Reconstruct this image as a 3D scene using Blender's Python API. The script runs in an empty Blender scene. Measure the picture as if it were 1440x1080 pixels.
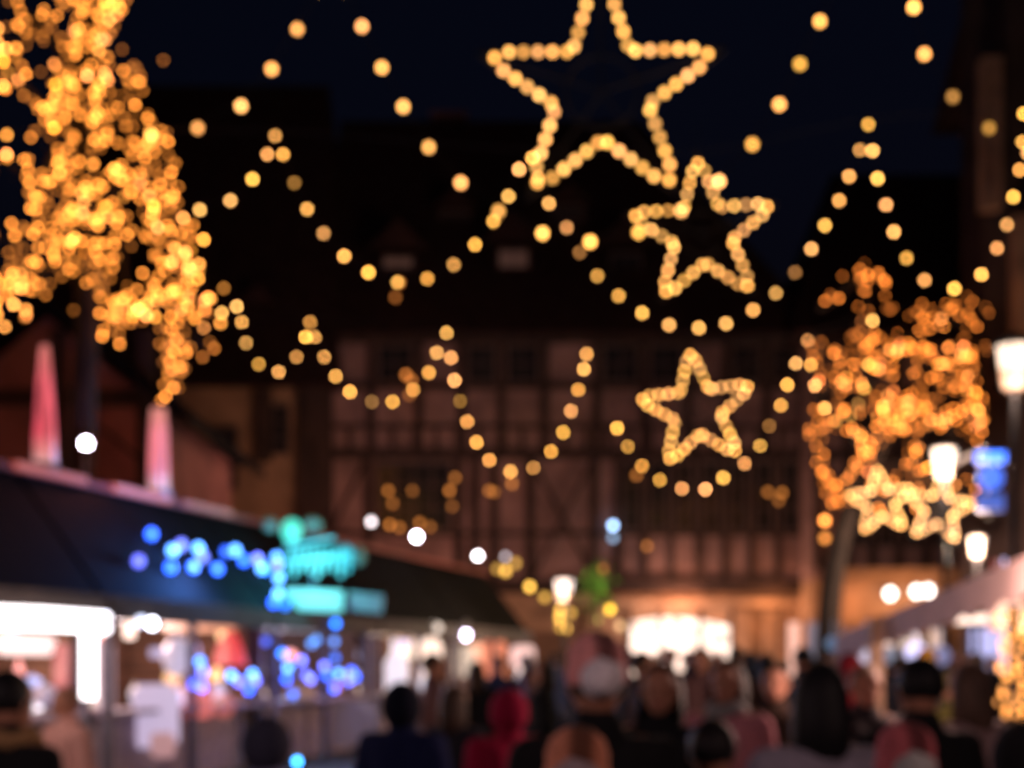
import bpy, bmesh, math, random
from mathutils import Vector, Matrix, noise
random.seed(7)
PI = math.pi
S = bpy.context.scene
C = S.collection
CAMZ, FPX, HOR = 1.65, 2000.0, 930.0        # photo is 1440 wide: 50 mm lens on 36 mm film

def at(px, py, Y):                           # a point of the photo at depth Y
    return Vector(((px-720)/FPX*Y, Y, CAMZ+(HOR-py)/FPX*Y))
def lin(c): return tuple(((x/255)/12.92 if x/255 <= .04045 else ((x/255+.055)/1.055)**2.4) for x in c)

# ------------------------------------------------------------------ materials
def nt(name):
    m = bpy.data.materials.new(name); m.use_nodes = True
    t = m.node_tree; b = t.nodes['Principled BSDF']
    return m, t, b
def mat(name, c, rough=.8, scale=6, var=.35, bump=.2, tint=False, metal=0, spec=.3, stretch=None):
    """noise-mottled surface; tint=True multiplies by the object's own colour"""
    m, t, b = nt(name); n = t.nodes; l = t.links
    b.inputs['Roughness'].default_value = rough; b.inputs['Metallic'].default_value = metal
    b.inputs['Specular IOR Level'].default_value = spec
    tc = n.new('ShaderNodeTexCoord'); mp = n.new('ShaderNodeMapping'); l.new(tc.outputs['Object'], mp.inputs[0])
    if stretch: mp.inputs['Scale'].default_value = stretch
    nz = n.new('ShaderNodeTexNoise'); nz.inputs['Scale'].default_value = scale; nz.inputs['Detail'].default_value = 6
    l.new(mp.outputs[0], nz.inputs['Vector'])
    mr = n.new('ShaderNodeMapRange'); mr.inputs['From Min'].default_value = .3; mr.inputs['From Max'].default_value = .7
    mr.inputs['To Min'].default_value = 1-var; mr.inputs['To Max'].default_value = 1+var
    l.new(nz.outputs['Fac'], mr.inputs['Value'])
    mx = n.new('ShaderNodeMix'); mx.data_type = 'RGBA'; mx.blend_type = 'MULTIPLY'; mx.inputs['Factor'].default_value = 1
    if tint:
        oi = n.new('ShaderNodeObjectInfo'); l.new(oi.outputs['Color'], mx.inputs[6])
    else: mx.inputs[6].default_value = (*c, 1)
    l.new(mr.outputs[0], mx.inputs[7]); l.new(mx.outputs[2], b.inputs['Base Color'])
    if bump:
        bp = n.new('ShaderNodeBump'); bp.inputs['Strength'].default_value = bump; bp.inputs['Distance'].default_value = .02
        l.new(nz.outputs['Fac'], bp.inputs['Height']); l.new(bp.outputs[0], b.inputs['Normal'])
    return m
def em(name, c, s, sampled=False, mode=None):
    """glowing surface; mode 'obj' scales by the object's colour, 'island' by a random value per loose piece"""
    m, t, b = nt(name); n = t.nodes; l = t.links
    b.inputs['Base Color'].default_value = (.25, .2, .15, 1); b.inputs['Roughness'].default_value = .4
    b.inputs['Emission Color'].default_value = (*c, 1); b.inputs['Emission Strength'].default_value = s
    if mode == 'obj':
        oi = n.new('ShaderNodeObjectInfo'); mx = n.new('ShaderNodeMix'); mx.data_type = 'RGBA'; mx.blend_type = 'MULTIPLY'
        mx.inputs['Factor'].default_value = 1; mx.inputs[6].default_value = (*c, 1)
        l.new(oi.outputs['Color'], mx.inputs[7]); l.new(mx.outputs[2], b.inputs['Emission Color'])
    elif mode == 'noise':
        tc = n.new('ShaderNodeTexCoord'); nz = n.new('ShaderNodeTexNoise'); nz.inputs['Scale'].default_value = 4
        l.new(tc.outputs['Object'], nz.inputs['Vector'])
        mr = n.new('ShaderNodeMapRange'); mr.inputs['From Min'].default_value = .35; mr.inputs['From Max'].default_value = .65
        mr.inputs['To Min'].default_value = .25*s; mr.inputs['To Max'].default_value = 1.6*s
        l.new(nz.outputs['Fac'], mr.inputs['Value']); l.new(mr.outputs[0], b.inputs['Emission Strength'])
    elif mode == 'island':
        g = n.new('ShaderNodeNewGeometry'); mr = n.new('ShaderNodeMapRange'); pw = n.new('ShaderNodeMath'); pw.operation = 'POWER'
        pw.inputs[1].default_value = 2.0; l.new(g.outputs['Random Per Island'], pw.inputs[0])
        mr.inputs['To Min'].default_value = .2*s; mr.inputs['To Max'].default_value = 1.8*s
        l.new(pw.outputs[0], mr.inputs['Value']); l.new(mr.outputs[0], b.inputs['Emission Strength'])
    m.cycles.emission_sampling = 'AUTO' if sampled else 'NONE'
    return m

M = {}
M['cloth'] = mat('woven_cloth', (1,1,1), .95, 60, .25, .25, tint=True)
M['paint'] = mat('painted_surface', (1,1,1), .6, 9, .25, .12, tint=True)
M['skin'] = mat('skin', lin((190,135,110)), .55, 25, .08, .05)
def knit():  # wool with a dark middle painted in, as if lit from both sides
    m = mat('knitted_wool_shaded', (1,1,1), .95, 70, .3, .4, tint=True); t = m.node_tree; n = t.nodes; l = t.links; b = n['Principled BSDF']
    src = b.inputs['Base Color'].links[0].from_socket; tc = n.new('ShaderNodeTexCoord'); sx = n.new('ShaderNodeSeparateXYZ'); l.new(tc.outputs['Object'], sx.inputs[0])
    ab = n.new('ShaderNodeMath'); ab.operation = 'ABSOLUTE'; ad = n.new('ShaderNodeMath'); ad.inputs[1].default_value = -.015; l.new(sx.outputs['X'], ad.inputs[0]); l.new(ad.outputs[0], ab.inputs[0])
    mr = n.new('ShaderNodeMapRange'); mr.inputs['From Min'].default_value = .022; mr.inputs['From Max'].default_value = .045; mr.inputs['To Min'].default_value = .22; mr.inputs['To Max'].default_value = 1; l.new(ab.outputs[0], mr.inputs['Value'])
    mx = n.new('ShaderNodeMix'); mx.data_type = 'RGBA'; mx.blend_type = 'MULTIPLY'; mx.inputs['Factor'].default_value = 1; l.new(src, mx.inputs[6]); l.new(mr.outputs[0], mx.inputs[7]); l.new(mx.outputs[2], b.inputs['Base Color'])
    return m
M['knit'] = knit()
M['eye'] = mat('eye', (.02,.015,.01), .2, 5, .1, 0)
M['lip'] = mat('lip', lin((150,80,75)), .5, 20, .1, 0)
M['hair'] = mat('hair', (1,1,1), .6, 30, .5, .5, tint=True, stretch=(1,1,.15))
M['plaster'] = mat('plaster_infill', (.24,.135,.12), .9, 1.3, .35, .25)
M['plaster_warm'] = mat('plaster_warm', (.30,.17,.10), .9, 1.0, .4, .25)
M['plaster_red'] = mat('plaster_red', (.26,.10,.085), .9, 1.0, .35, .2)
M['timber'] = mat('oak_beam', (.042,.022,.017), .85, 3, .4, .3, stretch=(1,1,.3))
M['stone'] = mat('sandstone', (.34,.20,.12), .9, 1.5, .4, .35)
M['wood'] = mat('stall_boards', (.16,.085,.05), .75, 4, .45, .3, stretch=(.3,.3,3))
M['wood_dark'] = mat('stall_dark_boards', (.05,.035,.03), .7, 4, .4, .3)
M['steel'] = mat('dark_steel', (.03,.03,.032), .45, 12, .3, .05, metal=.6)
M['cable'] = mat('rubber_cable', (.012,.012,.012), .8, 30, .2, 0)
M['bark'] = mat('bark', (.02,.014,.010), .95, 9, .5, .7, stretch=(1,1,.3))
M['leaf'] = mat('green_leaf', (.07,.12,.03), .6, 8, .5, .2)
M['fir'] = mat('fir_needles', (.02,.035,.015), .7, 12, .5, .2)
M['glass'] = mat('dark_window_glass', (.02,.018,.018), .12, 3, .3, .02, spec=.5)
M['canvas'] = mat('awning_canvas', (.60,.42,.38), .9, 3, .2, .15)

def roofmat(name, c):
    m, t, b = nt(name); n = t.nodes; l = t.links
    tc = n.new('ShaderNodeTexCoord'); br = n.new('ShaderNodeTexBrick'); l.new(tc.outputs['Object'], br.inputs['Vector'])
    br.inputs['Scale'].default_value = 3; br.inputs['Color1'].default_value = (*c,1)
    br.inputs['Color2'].default_value = (c[0]*.55,c[1]*.55,c[2]*.6,1); br.inputs['Mortar'].default_value = (c[0]*.3,c[1]*.3,c[2]*.3,1)
    l.new(br.outputs['Color'], b.inputs['Base Color']); b.inputs['Roughness'].default_value = .85; b.inputs['Specular IOR Level'].default_value = .06
    bp = n.new('ShaderNodeBump'); bp.inputs['Strength'].default_value = .4; l.new(br.outputs['Fac'], bp.inputs['Height']); l.new(bp.outputs[0], b.inputs['Normal'])
    return m
M['tile'] = roofmat('clay_roof_tiles', (.055,.026,.022))
M['shingle'] = roofmat('dark_shingles', (.008,.006,.006))
def cobbles():
    m, t, b = nt('cobblestones'); n = t.nodes; l = t.links
    tc = n.new('ShaderNodeTexCoord'); v = n.new('ShaderNodeTexVoronoi'); v.inputs['Scale'].default_value = 7
    l.new(tc.outputs['Object'], v.inputs['Vector'])
    r = n.new('ShaderNodeValToRGB'); r.color_ramp.elements[0].color = (.085,.07,.065,1); r.color_ramp.elements[1].color = (.015,.013,.013,1)
    r.color_ramp.elements[0].position = .25; r.color_ramp.elements[1].position = .75
    l.new(v.outputs['Distance'], r.inputs[0]); l.new(r.outputs[0], b.inputs['Base Color']); b.inputs['Roughness'].default_value = .5
    bp = n.new('ShaderNodeBump'); bp.invert = True; bp.inputs['Strength'].default_value = .5; l.new(v.outputs['Distance'], bp.inputs['Height']); l.new(bp.outputs[0], b.inputs['Normal'])
    return m
M['cobble'] = cobbles()

AMB = (1.0, .42, .085); ORG = (1.0, .295, .04)
M['bulb_near'] = em('bulb_glow_near', AMB, 7.2, mode='obj')
M['bulb_mid'] = em('bulb_glow_middle', AMB, 13.5, mode='obj')
M['bulb_far'] = em('bulb_glow_far', AMB, 20, mode='obj')
M['bulb_tree'] = em('fairy_glow', ORG, 12, mode='obj')
M['bulb_tree_mass'] = em('fairy_glow_mass', ORG, 8.8, mode='island')
M['bulb_tree_far'] = em('fairy_glow_far', (1,.25,.034), 11, mode='obj')
M['bulb_tree_far_mass'] = em('fairy_glow_far_mass', (1,.25,.034), 9, mode='island')
M['bulb_pale'] = em('pale_star_glow', (1,.41,.10), 14, mode='obj')
M['bulb_any'] = em('coloured_bulb', (1,1,1), 1.0, mode='obj')
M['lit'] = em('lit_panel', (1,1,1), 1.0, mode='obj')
M['lit_room'] = em('lit_shop_interior', (1,.78,.66), 1.6, mode='noise')

# ------------------------------------------------------------------ mesh helpers
class MB:
    def __init__(s): s.b = bmesh.new()
    def box(s, c, d, mtx=None):
        r = bmesh.ops.create_cube(s.b, size=1)['verts']
        k = Matrix.Translation(Vector(c)) @ Matrix.Diagonal((*d, 1))
        if mtx is not None: k = mtx @ k
        bmesh.ops.transform(s.b, matrix=k, verts=r); return s
    def bar(s, p, q, w, h=None, up=Vector((0,0,1))):
        p, q = Vector(p), Vector(q); d = q-p
        z = d.normalized(); x = z.cross(up)
        if x.length < 1e-4: x = z.cross(Vector((0,1,0)))
        x.normalize(); y = x.cross(z)
        k = Matrix((x, y, z)).transposed().to_4x4(); k.translation = (p+q)/2
        return s.box((0,0,0), (w, h or w, d.length), k)
    def tube(s, pts, r, n=6):
        pts = [Vector(p) for p in pts]
        rr = r if isinstance(r, (list, tuple)) else [r]*len(pts)
        prev = None
        for i, p in enumerate(pts):
            d = (pts[min(i+1, len(pts)-1)]-pts[max(i-1, 0)])
            if d.length < 1e-6: d = Vector((0,0,1))
            d.normalize(); x = d.cross(Vector((.31,.17,.93)))
            if x.length < .1: x = d.cross(Vector((1,0,0)))
            x.normalize(); y = d.cross(x)
            ring = [s.b.verts.new(p+(x*math.cos(a)+y*math.sin(a))*rr[i]) for a in [2*PI*k/n for k in range(n)]]
            if prev:
                for k in range(n): s.b.faces.new((prev[k], prev[(k+1)%n], ring[(k+1)%n], ring[k]))
            else: s.b.faces.new(ring[::-1])
            prev = ring
        s.b.faces.new(prev); return s
    def ball(s, c, r, sub=2, sc=(1,1,1)):
        v = bmesh.ops.create_icosphere(s.b, subdivisions=sub, radius=r)['verts']
        bmesh.ops.transform(s.b, matrix=Matrix.Translation(Vector(c)) @ Matrix.Diagonal((*sc,1)), verts=v); return s
    def lathe(s, c, prof, n=16, sc=(1,1)):
        rings = []
        for (r, z) in prof:
            rings.append([s.b.verts.new((c[0]+r*sc[0]*math.cos(2*PI*k/n), c[1]+r*sc[1]*math.sin(2*PI*k/n), c[2]+z)) for k in range(n)])
        for a, b in zip(rings, rings[1:]):
            for k in range(n): s.b.faces.new((a[k], a[(k+1)%n], b[(k+1)%n], b[k]))
        s.b.faces.new(rings[0][::-1]); s.b.faces.new(rings[-1]); return s
    def prism(s, pts, vec):
        pts = [Vector(p) for p in pts]; vec = Vector(vec)
        a = [s.b.verts.new(p) for p in pts]; b = [s.b.verts.new(p+vec) for p in pts]; n = len(pts)
        s.b.faces.new(a); s.b.faces.new(b[::-1])
        for k in range(n): s.b.faces.new((a[k], b[k], b[(k+1)%n], a[(k+1)%n]))
        return s
    def hull(s, p, q, r0, r1, sc=(1,1,1), sub=2):
        t = bmesh.new()
        bmesh.ops.create_icosphere(t, subdivisions=sub, radius=r0, matrix=Matrix.Translation(Vector(p)))
        bmesh.ops.create_icosphere(t, subdivisions=sub, radius=r1, matrix=Matrix.Translation(Vector(q)))
        h = bmesh.ops.convex_hull(t, input=t.verts)
        bmesh.ops.delete(t, geom=[g for g in set(h['geom_interior'])|set(h['geom_unused']) if isinstance(g, bmesh.types.BMVert)], context='VERTS')
        me = bpy.data.meshes.new('temporary'); t.to_mesh(me); t.free(); s.b.from_mesh(me); bpy.data.meshes.remove(me); return s
    def mesh(s, name, smooth=False):
        bmesh.ops.recalc_face_normals(s.b, faces=s.b.faces)
        me = bpy.data.meshes.new(name); s.b.to_mesh(me); s.b.free()
        if smooth:
            for p in me.polygons: p.use_smooth = True
        return me
    def build(s, name, m, parent=None, smooth=False, color=None):
        return link(name, s.mesh(name, smooth), m, parent, color)
def link(name, me, m, parent=None, color=None):
    if m is not None and not me.materials: me.materials.append(m)
    o = bpy.data.objects.new(name, me); C.objects.link(o)
    if parent is not None:
        o.parent = parent; o.matrix_parent_inverse = parent_world(parent).inverted()
    if color: o.color = (*color, 1)
    return o
def parent_world(p):
    w = p.matrix_basis.copy()
    if p.parent: w = parent_world(p.parent) @ p.matrix_parent_inverse @ w
    return w
def tag(o, label, cat, group=None, kind=None):
    if label: o['label'] = label
    if cat: o['category'] = cat
    if group: o['group'] = group
    if kind: o['kind'] = kind
    return o
def thing(name, label, cat, loc, group=None, rz=0):
    o = bpy.data.objects.new(name, None); C.objects.link(o); o.empty_display_size = .1
    o.location = loc; o.rotation_euler = (0,0,rz); return tag(o, label, cat, group)
def point(loc, c, w, r=.1):
    L = bpy.data.lights.new('point_light', 'POINT'); L.energy = w; L.color = c; L.shadow_soft_size = r
    o = bpy.data.objects.new('point_light', L); C.objects.link(o); o.location = loc; return o  # also serves the added fill lights that have no lamp
_ball = {}
def ball_mesh(r, m):
    k = (r, m.name)
    if k not in _ball:
        me = MB().ball((0,0,0), r, 2, (1,1,1.12)).mesh('bulb', True); me.materials.append(m); _ball[k] = me
    return _ball[k]
def bulb(p, r, m, parent, br=1.0, col=None):
    o = bpy.data.objects.new('bulb', ball_mesh(r, m)); C.objects.link(o)
    o.parent = parent; o.matrix_parent_inverse = parent_world(parent).inverted(); o.location = p
    c = col or (br, br, br); o.color = (*c, 1); return o

# ------------------------------------------------------------------ camera, world
cam = bpy.data.cameras.new('camera'); co = bpy.data.objects.new('camera', cam); C.objects.link(co)
co.location = (0,0,CAMZ); co.rotation_euler = (PI/2,0,0)
cam.lens = 50; cam.sensor_width = 36; cam.shift_y = 390/1440; cam.clip_end = 2000; cam.clip_start = .05
cam.dof.use_dof = True; cam.dof.focus_distance = .35; cam.dof.aperture_fstop = 50/3.60; cam.dof.aperture_blades = 0
S.camera = co
w = bpy.data.worlds.new('World'); S.world = w; w.use_nodes = True
t = w.node_tree; sky = t.nodes.new('ShaderNodeTexSky'); sky.sky_type = 'NISHITA'; sky.sun_disc = False
sky.sun_elevation = math.radians(-2.2); sky.sun_rotation = math.radians(200); sky.ozone_density = 3.0
bg = t.nodes['Background']; t.links.new(sky.outputs[0], bg.inputs[0]); bg.inputs[1].default_value = .04
sun = bpy.data.lights.new('sun', 'SUN'); sun.energy = .004; sun.angle = math.radians(.5); sun.color = (.7,.8,1)
so = bpy.data.objects.new('sun', sun); C.objects.link(so); so.rotation_euler = (math.radians(50), 0, math.radians(200))
S.view_settings.view_transform = 'Standard'; S.view_settings.look = 'None'; S.view_settings.exposure = 0
cy = S.cycles; cy.max_bounces = 4; cy.diffuse_bounces = 2; cy.glossy_bounces = 2; cy.sample_clamp_indirect = 1.0
cy.use_denoising = True; cy.use_adaptive_sampling = False; cy.caustics_reflective = False; cy.caustics_refractive = False

# ------------------------------------------------------------------ ground
g = MB(); g.box((0, 90, -.1), (500, 500, .2)); tag(g.build('ground', M['cobble']), 'dark cobbled market square', None, kind='structure')

# ------------------------------------------------------------------ houses
def window(parent, x0, x1, z0, z1, y, frame_col=(.10,.06,.05), panes=(2,3), m=None, lit=None, label=None):
    f = MB(); cx, cz = (x0+x1)/2, (z0+z1)/2; t = .07
    f.box((x0+t/2, y-.06, cz), (t,.12,z1-z0)); f.box((x1-t/2, y-.06, cz), (t,.12,z1-z0))
    f.box((cx, y-.06, z0+t/2), (x1-x0-2*t,.118,t)); f.box((cx, y-.06, z1-t/2), (x1-x0-2*t,.118,t))
    for k in range(1, panes[0]): f.box((x0+(x1-x0)*k/panes[0], y-.05, cz), (.04,.06,z1-z0-2*t))
    for k in range(1, panes[1]): f.box((cx, y-.051, z0+(z1-z0)*k/panes[1]), (x1-x0-2*t,.056,.03))
    fo = f.build('window', M['paint'], parent, color=frame_col)
    MB().box((cx, y-.02, cz), (x1-x0-2*t,.02,z1-z0-2*t)).build('pane', m or M['glass'], fo, color=lit)
    if label: fo['label'] = label
    return fo
def gable_roof(parent, x0, x1, y0, y1, ze, zr, hip=(0,0), over=.5, m=None):
    """ridge along X; hip = run of a hipped end on left / right"""
    b = MB(); ym = (y0+y1)/2; a = [(x0-over,y0-over,ze),(x1+over,y0-over,ze),(x1+over,y1+over,ze),(x0-over,y1+over,ze)]
    v = [b.b.verts.new(p) for p in a]; r0 = b.b.verts.new((x0-over+hip[0], ym, zr)); r1 = b.b.verts.new((x1+over-hip[1], ym, zr))
    b.b.faces.new((v[0],v[1],r1,r0)); b.b.faces.new((v[2],v[3],r0,r1)); b.b.faces.new((v[1],v[2],r1)); b.b.faces.new((v[3],v[0],r0)); b.b.faces.new(v[::-1])
    return b.build('roof', m or M['tile'], parent)
def dormer(roof, x, y, z, wd, h, lit):
    d = MB(); d.box((x, y+1.2, z+h/2), (wd, 2.4, h)); d.prism([(x-wd/2-.2,y-.2,z+h),(x+wd/2+.2,y-.2,z+h),(x,y-.2,z+h+wd*.6)], (0,2.8,0))
    o = d.build('dormer', M['tile'], roof)
    return o

# half-timbered house in the middle
Y3 = 44.0
def X3(px): return (px-720)/FPX*Y3
def Z3(py): return CAMZ+(HOR-py)/FPX*Y3
x0, x1 = X3(462), X3(1128)
H = thing('half_timbered_house', 'broad half-timbered house with pink plaster panels at the end of the square', 'house', ((x0+x1)/2, Y3, 0), 'old houses around the square')
MB().box(((x0+x1)/2, Y3+5, Z3(825)/2), (x1-x0, 9.4, Z3(825))).build('ground_floor', M['stone'], H)
zt = Z3(470)
MB().box(((x0+x1)/2, Y3+4.75, (Z3(825)+zt)/2), (x1-x0, 10.1, zt-Z3(825))).build('wall', M['plaster'], H)
yf = Y3-.3
T = MB()
for py, h in ((825,.42),(641,.30),(546,.22),(480,.28),(603,.10),(752,.14)):
    T.box(((x0+x1)/2, yf-.06, Z3(py)), (x1-x0+.06+h*.1, .14+h*.05, h))
ups = [464,524,590,650,705,765,838,905,965,1020,1075,1126]
for px in ups: T.box((X3(px), yf-.045, (Z3(641)+Z3(480))/2), (.26,.11,Z3(480)-Z3(641)))
for px in range(494, 1110, 30): T.box((X3(px), yf-.04, (Z3(641)+Z3(603))/2), (.13,.10,Z3(603)-Z3(641)))
lows = [464,520,645,668,695,745,835,868]
for px in lows: T.box((X3(px), yf-.045, (Z3(825)+Z3(641))/2), (.28,.11,Z3(641)-Z3(825)))
for k in range(8): T.box((X3(868+k*37.0), yf-.05, (Z3(825)+Z3(641))/2), (.20,.12,Z3(641)-Z3(825)))
T.bar((X3(470), yf-.03, Z3(745)), (X3(516), yf-.03, Z3(650)), .2, .08)
T.bar((X3(835), yf-.03, Z3(815)), (X3(748), yf-.03, Z3(650)), .2, .08)
T.bar((X3(748), yf-.03, Z3(815)), (X3(832), yf-.035, Z3(650)), .2, .07)
T.bar((X3(1030), yf-.03, Z3(540)), (X3(1068), yf-.03, Z3(488)), .2, .08)
T.bar((X3(840), yf-.03, Z3(540)), (X3(900), yf-.03, Z3(488)), .2, .08)
T.build('timber_frame', M['timber'], H)
for a, b in zip(ups, ups[1:]):
    if a in (464, 590, 765, 965): continue
    window(H, X3(a+8), X3(b-8), Z3(541), Z3(488), yf, panes=(2,2))
window(H, X3(530), X3(636), Z3(748), Z3(652), yf, panes=(4,3))
for k in range(7):
    window(H, X3(872+k*37), X3(901+k*37), Z3(748), Z3(650), yf, panes=(2,3))
rf = gable_roof(H, x0, x1, Y3, Y3+10, zt-.05, Z3(170)+1.9, hip=(.4, 5.2), over=.6)
for px, py in ((560,425),(722,415),(880,420),(640,330),(800,322)):
    y = Y3+ (1.0 if py > 400 else 2.3)
    z = CAMZ+(HOR-py)/FPX*y; x = (px-720)/FPX*y
    d = dormer(rf, x, y, z, 1.5 if py > 400 else 1.0, 1.7 if py > 400 else .9, None)
    window(d, x-.5, x+.5, z+.25, z+1.45 if py > 400 else z+.75, y, panes=(2,2), m=M['lit'] if px in (560,722) else None, lit=(.030,.012,.010) if px in (560,722) else None)
ch = MB(); ch.box((X3(620), Y3+6, Z3(140)), (1.1,.9,3.2)); ch.box((X3(620), Y3+6, Z3(140)+1.65), (1.3,1.1,.2)); ch.build('chimney', M['plaster_red'], rf)
# bright shop front on the ground floor
for (a, b, c, d) in ((885,1030,868,945),):
    f = MB(); nseg = 12; pts = [(X3(a), Y3+.25, 0)] + [(X3(a+(b-a)*k/nseg), Y3+.25, Z3(d)+(Z3(c)-Z3(d))*(.80+.20*math.sin(PI*(k/nseg)*.75+.6))) for k in range(nseg+1)] + [(X3(b), Y3+.25, 0)]
    f.prism(pts, (0,-.06,0)); so_ = f.build('shop_window', M['lit_room'], H); so_['label'] = 'bright white shop window under a shallow arch'
    fr = MB()
    for px in (a, 930, 985, b): fr.box((X3(px), Y3+.16, Z3(d)/2+1.0), (.10,.1,Z3(d)+1.9))
    fr.build('frame', M['timber'], so_)
MB().box((X3(1005), Y3+.1, Z3(848)), (6.5,.5,.25)).build('cornice', M['stone'], H)
for px in (838, 1045, 1085): MB().box((X3(px), Y3+.2, 1.6), (.5,.3,3.2)).build('pilaster', M['stone'], H)
d = MB(); d.box((X3(1127)+.0, Y3-.05, 1.65), (.8,.1,2.4)).build('door', M['lit'], H, color=(1.0,.55,.45))['label'] = 'glowing pink glass door at the right corner'
MB().box((X3(770), Y3+.24, 1.3), (1.5,.12,2.6)).build('door', M['wood'], H)

# right house (pinkish, lit cornice)
Y4 = 42.0
def X4(px): return (px-720)/FPX*Y4
def Z4(py): return CAMZ+(HOR-py)/FPX*Y4
a, b = X4(1142), X4(1420)
H4 = thing('townhouse', 'pinkish timber townhouse with glowing orange cornice behind the right light-wrapped tree', 'house', ((a+b)/2, Y4, 0), 'old houses around the square')
MB().box(((a+b)/2, Y4+5, Z4(815)/2), (b-a, 9.6, Z4(815))).build('ground_floor', M['stone'], H4)
MB().box(((a+b)/2, Y4+4.9, (Z4(815)+Z4(470))/2), (b-a, 10, Z4(470)-Z4(815))).build('wall', M['plaster'], H4)
MB().box(((a+b)/2+.2, Y4-.32, Z4(812)), (b-a-.4, .5, .5)).build('cornice', M['stone'], H4)
T = MB()
for px in (1150,1190,1225,1262,1300,1335,1372,1412): T.box((X4(px), Y4-.15, (Z4(800)+Z4(470))/2), (.24,.12,Z4(470)-Z4(800)))
for py in (680,640,560,480): T.box(((a+b)/2, Y4-.165, Z4(py)), (b-a+.02,.16,.25))
T.build('timber_frame', M['timber'], H4)
for p, q in ((1195,1220),(1232,1257),(1268,1295),(1305,1330),(1342,1367)):
    window(H4, X4(p), X4(q), Z4(770), Z4(695), Y4-.1)
    window(H4, X4(p), X4(q), Z4(630), Z4(570), Y4-.1)
gable_roof(H4, a, b, Y4, Y4+10, Z4(470), Z4(240)+1.6, hip=(2.2,0))
for (p, q, r, s, c) in ((1212,1262,925,878,(1.5,1.05,.85)),(1265,1300,915,885,(1.0,.8,.7)),(1306,1330,920,880,(1.1,.75,.6))):
    window(H4, X4(p), X4(q), Z4(s)*0+CAMZ+(HOR-r)/FPX*Y4, Z4(s), Y4+.15, panes=(2,1), m=M['lit'], lit=c, label='brightly lit shop window')
MB().box((X4(1160), Y4+.1, 1.5), (1.0,.12,2.6)).build('door', M['lit'], H4, color=(.05,.10,.18))['label'] = 'bluish glass door'

# tall dark house at the right edge
Y5 = 31.0
def X5(px): return (px-720)/FPX*Y5
def Z5(py): return CAMZ+(HOR-py)/FPX*Y5
a, b = X5(1352), X5(1760)
H5 = thing('corner_house', 'tall dark house with a pale corner pillar at the right edge', 'house', ((a+b)/2, Y5, 0), 'old houses around the square')
MB().prism([(a,Y5,0),(b,Y5,0),(b*1.3,Y5+10,0),(a*1.36,Y5+10,0)], (0,0,Z5(-60))).build('wall', mat('dark_plaster', (.05,.03,.025), .9, 1, .4, .2), H5)
MB().box((X5(1387), Y5-.2, (Z5(300)+Z5(90))/2), (.42,.5,Z5(90)-Z5(300))).build('pilaster', M['plaster_warm'], H5)
MB().box((X5(1438), Y5-.2, (Z5(560)+Z5(310))/2), (.6,.5,Z5(310)-Z5(560))).build('pilaster', M['plaster_warm'], H5)
for py in (120, 300, 520): window(H5, X5(1480), X5(1540), Z5(py+120), Z5(py), Y5-.02)
gable_roof(H5, a*1.3, b*1.3, Y5+1, Y5+10, Z5(-60)+.02, Z5(-60)+4)
MB().box((X5(1388), Y5-.12, 1.9), (.75,.2,.95)).build('shop_screen', M['lit'], H5, color=(.42,.50,1.0))['label'] = 'bluish white lit shop screen'

# brown house behind the stalls at left centre
Y2 = 43.0
def X2(px): return (px-720)/FPX*Y2
def Z2(py): return CAMZ+(HOR-py)/FPX*Y2
a, b = X2(250), X2(456)
H2 = thing('brown_house', 'dim brown house with a steep dark roof left of the half-timbered house', 'house', ((a+b)/2, Y2, 0), 'old houses around the square')
MB().box(((a+b)/2, Y2+5, Z2(545)/2), (b-a, 10, Z2(545))).build('wall', M['plaster_warm'], H2)
for p, q, r, s in ((300,335,690,600),(372,408,640,570),(300,335,800,730)): window(H2, X2(p), X2(q), Z2(r), Z2(s), Y2-.02)
MB().bar((X2(310), Y2-.08, Z2(668)), (X2(352), Y2-.08, Z2(648)), .2, .1).build('beam', M['timber'], H2)
MB().box((X2(440), Y2-.08, Z2(630)), (.9,.2,5)).build('corner_post', M['timber'], H2)
MB().box((X2(371), Y2-.08, Z2(600)), (.5,.2,2.2)).build('shutter', M['timber'], H2)
rf = gable_roof(H2, a-4, b, Y2, Y2+10, Z2(545), Z2(110)+1.8, hip=(1,1))
yy = Y2+.9; z = CAMZ+(HOR-500)/FPX*yy; x = (362-720)/FPX*yy
d = dormer(rf, x, yy, z, .9, 1.6, None); window(d, x-.28, x+.28, z+.2, z+1.4, yy, panes=(1,2), m=M['lit'], lit=(.05,.05,.055))

# gabled red house behind the left stalls
Y1 = 27.0
def X1(px): return (px-720)/FPX*Y1
def Z1(py): return CAMZ+(HOR-py)/FPX*Y1
xa, xb, xm = X1(-90), X1(222), X1(66)
H1 = thing('gabled_house', 'low red-brown gabled house behind the left market stalls', 'house', (xm, Y1, 0), 'old houses around the square')
MB().prism([(xa,Y1,0),(xb,Y1,0),(xb,Y1,Z1(575)),(xm,Y1,Z1(445)),(xa,Y1,Z1(575))], (0,7,0)).build('wall', M['plaster_red'], H1)
r = MB()
for s, xe in ((-1, xa-.5), (1, xb+.75)):
    p0, p1 = Vector((xm, Y1-.6, Z1(445)+.12)), Vector((xe, Y1-.6, Z1(575)-.25*(1 if s<0 else 1.6)))
    nrm = Vector((0,0,.22)); r.prism([p0, p1, p1+nrm, p0+nrm+Vector((0,0,.02*s))], (0,8,0))
r.build('roof', M['shingle'], H1)
T = MB()
for px in (-20, 84, 206): T.box((X1(px), Y1-.06, Z1(620)), (.30,.12,4.2))
T.box((xm, Y1-.065, Z1(560)), (xb-xa, .13, .3)); T.bar((X1(92),Y1-.05,Z1(560)),(X1(200),Y1-.05,Z1(648)),.12,.06)
T.build('timber_frame', M['timber'], H1)

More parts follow.
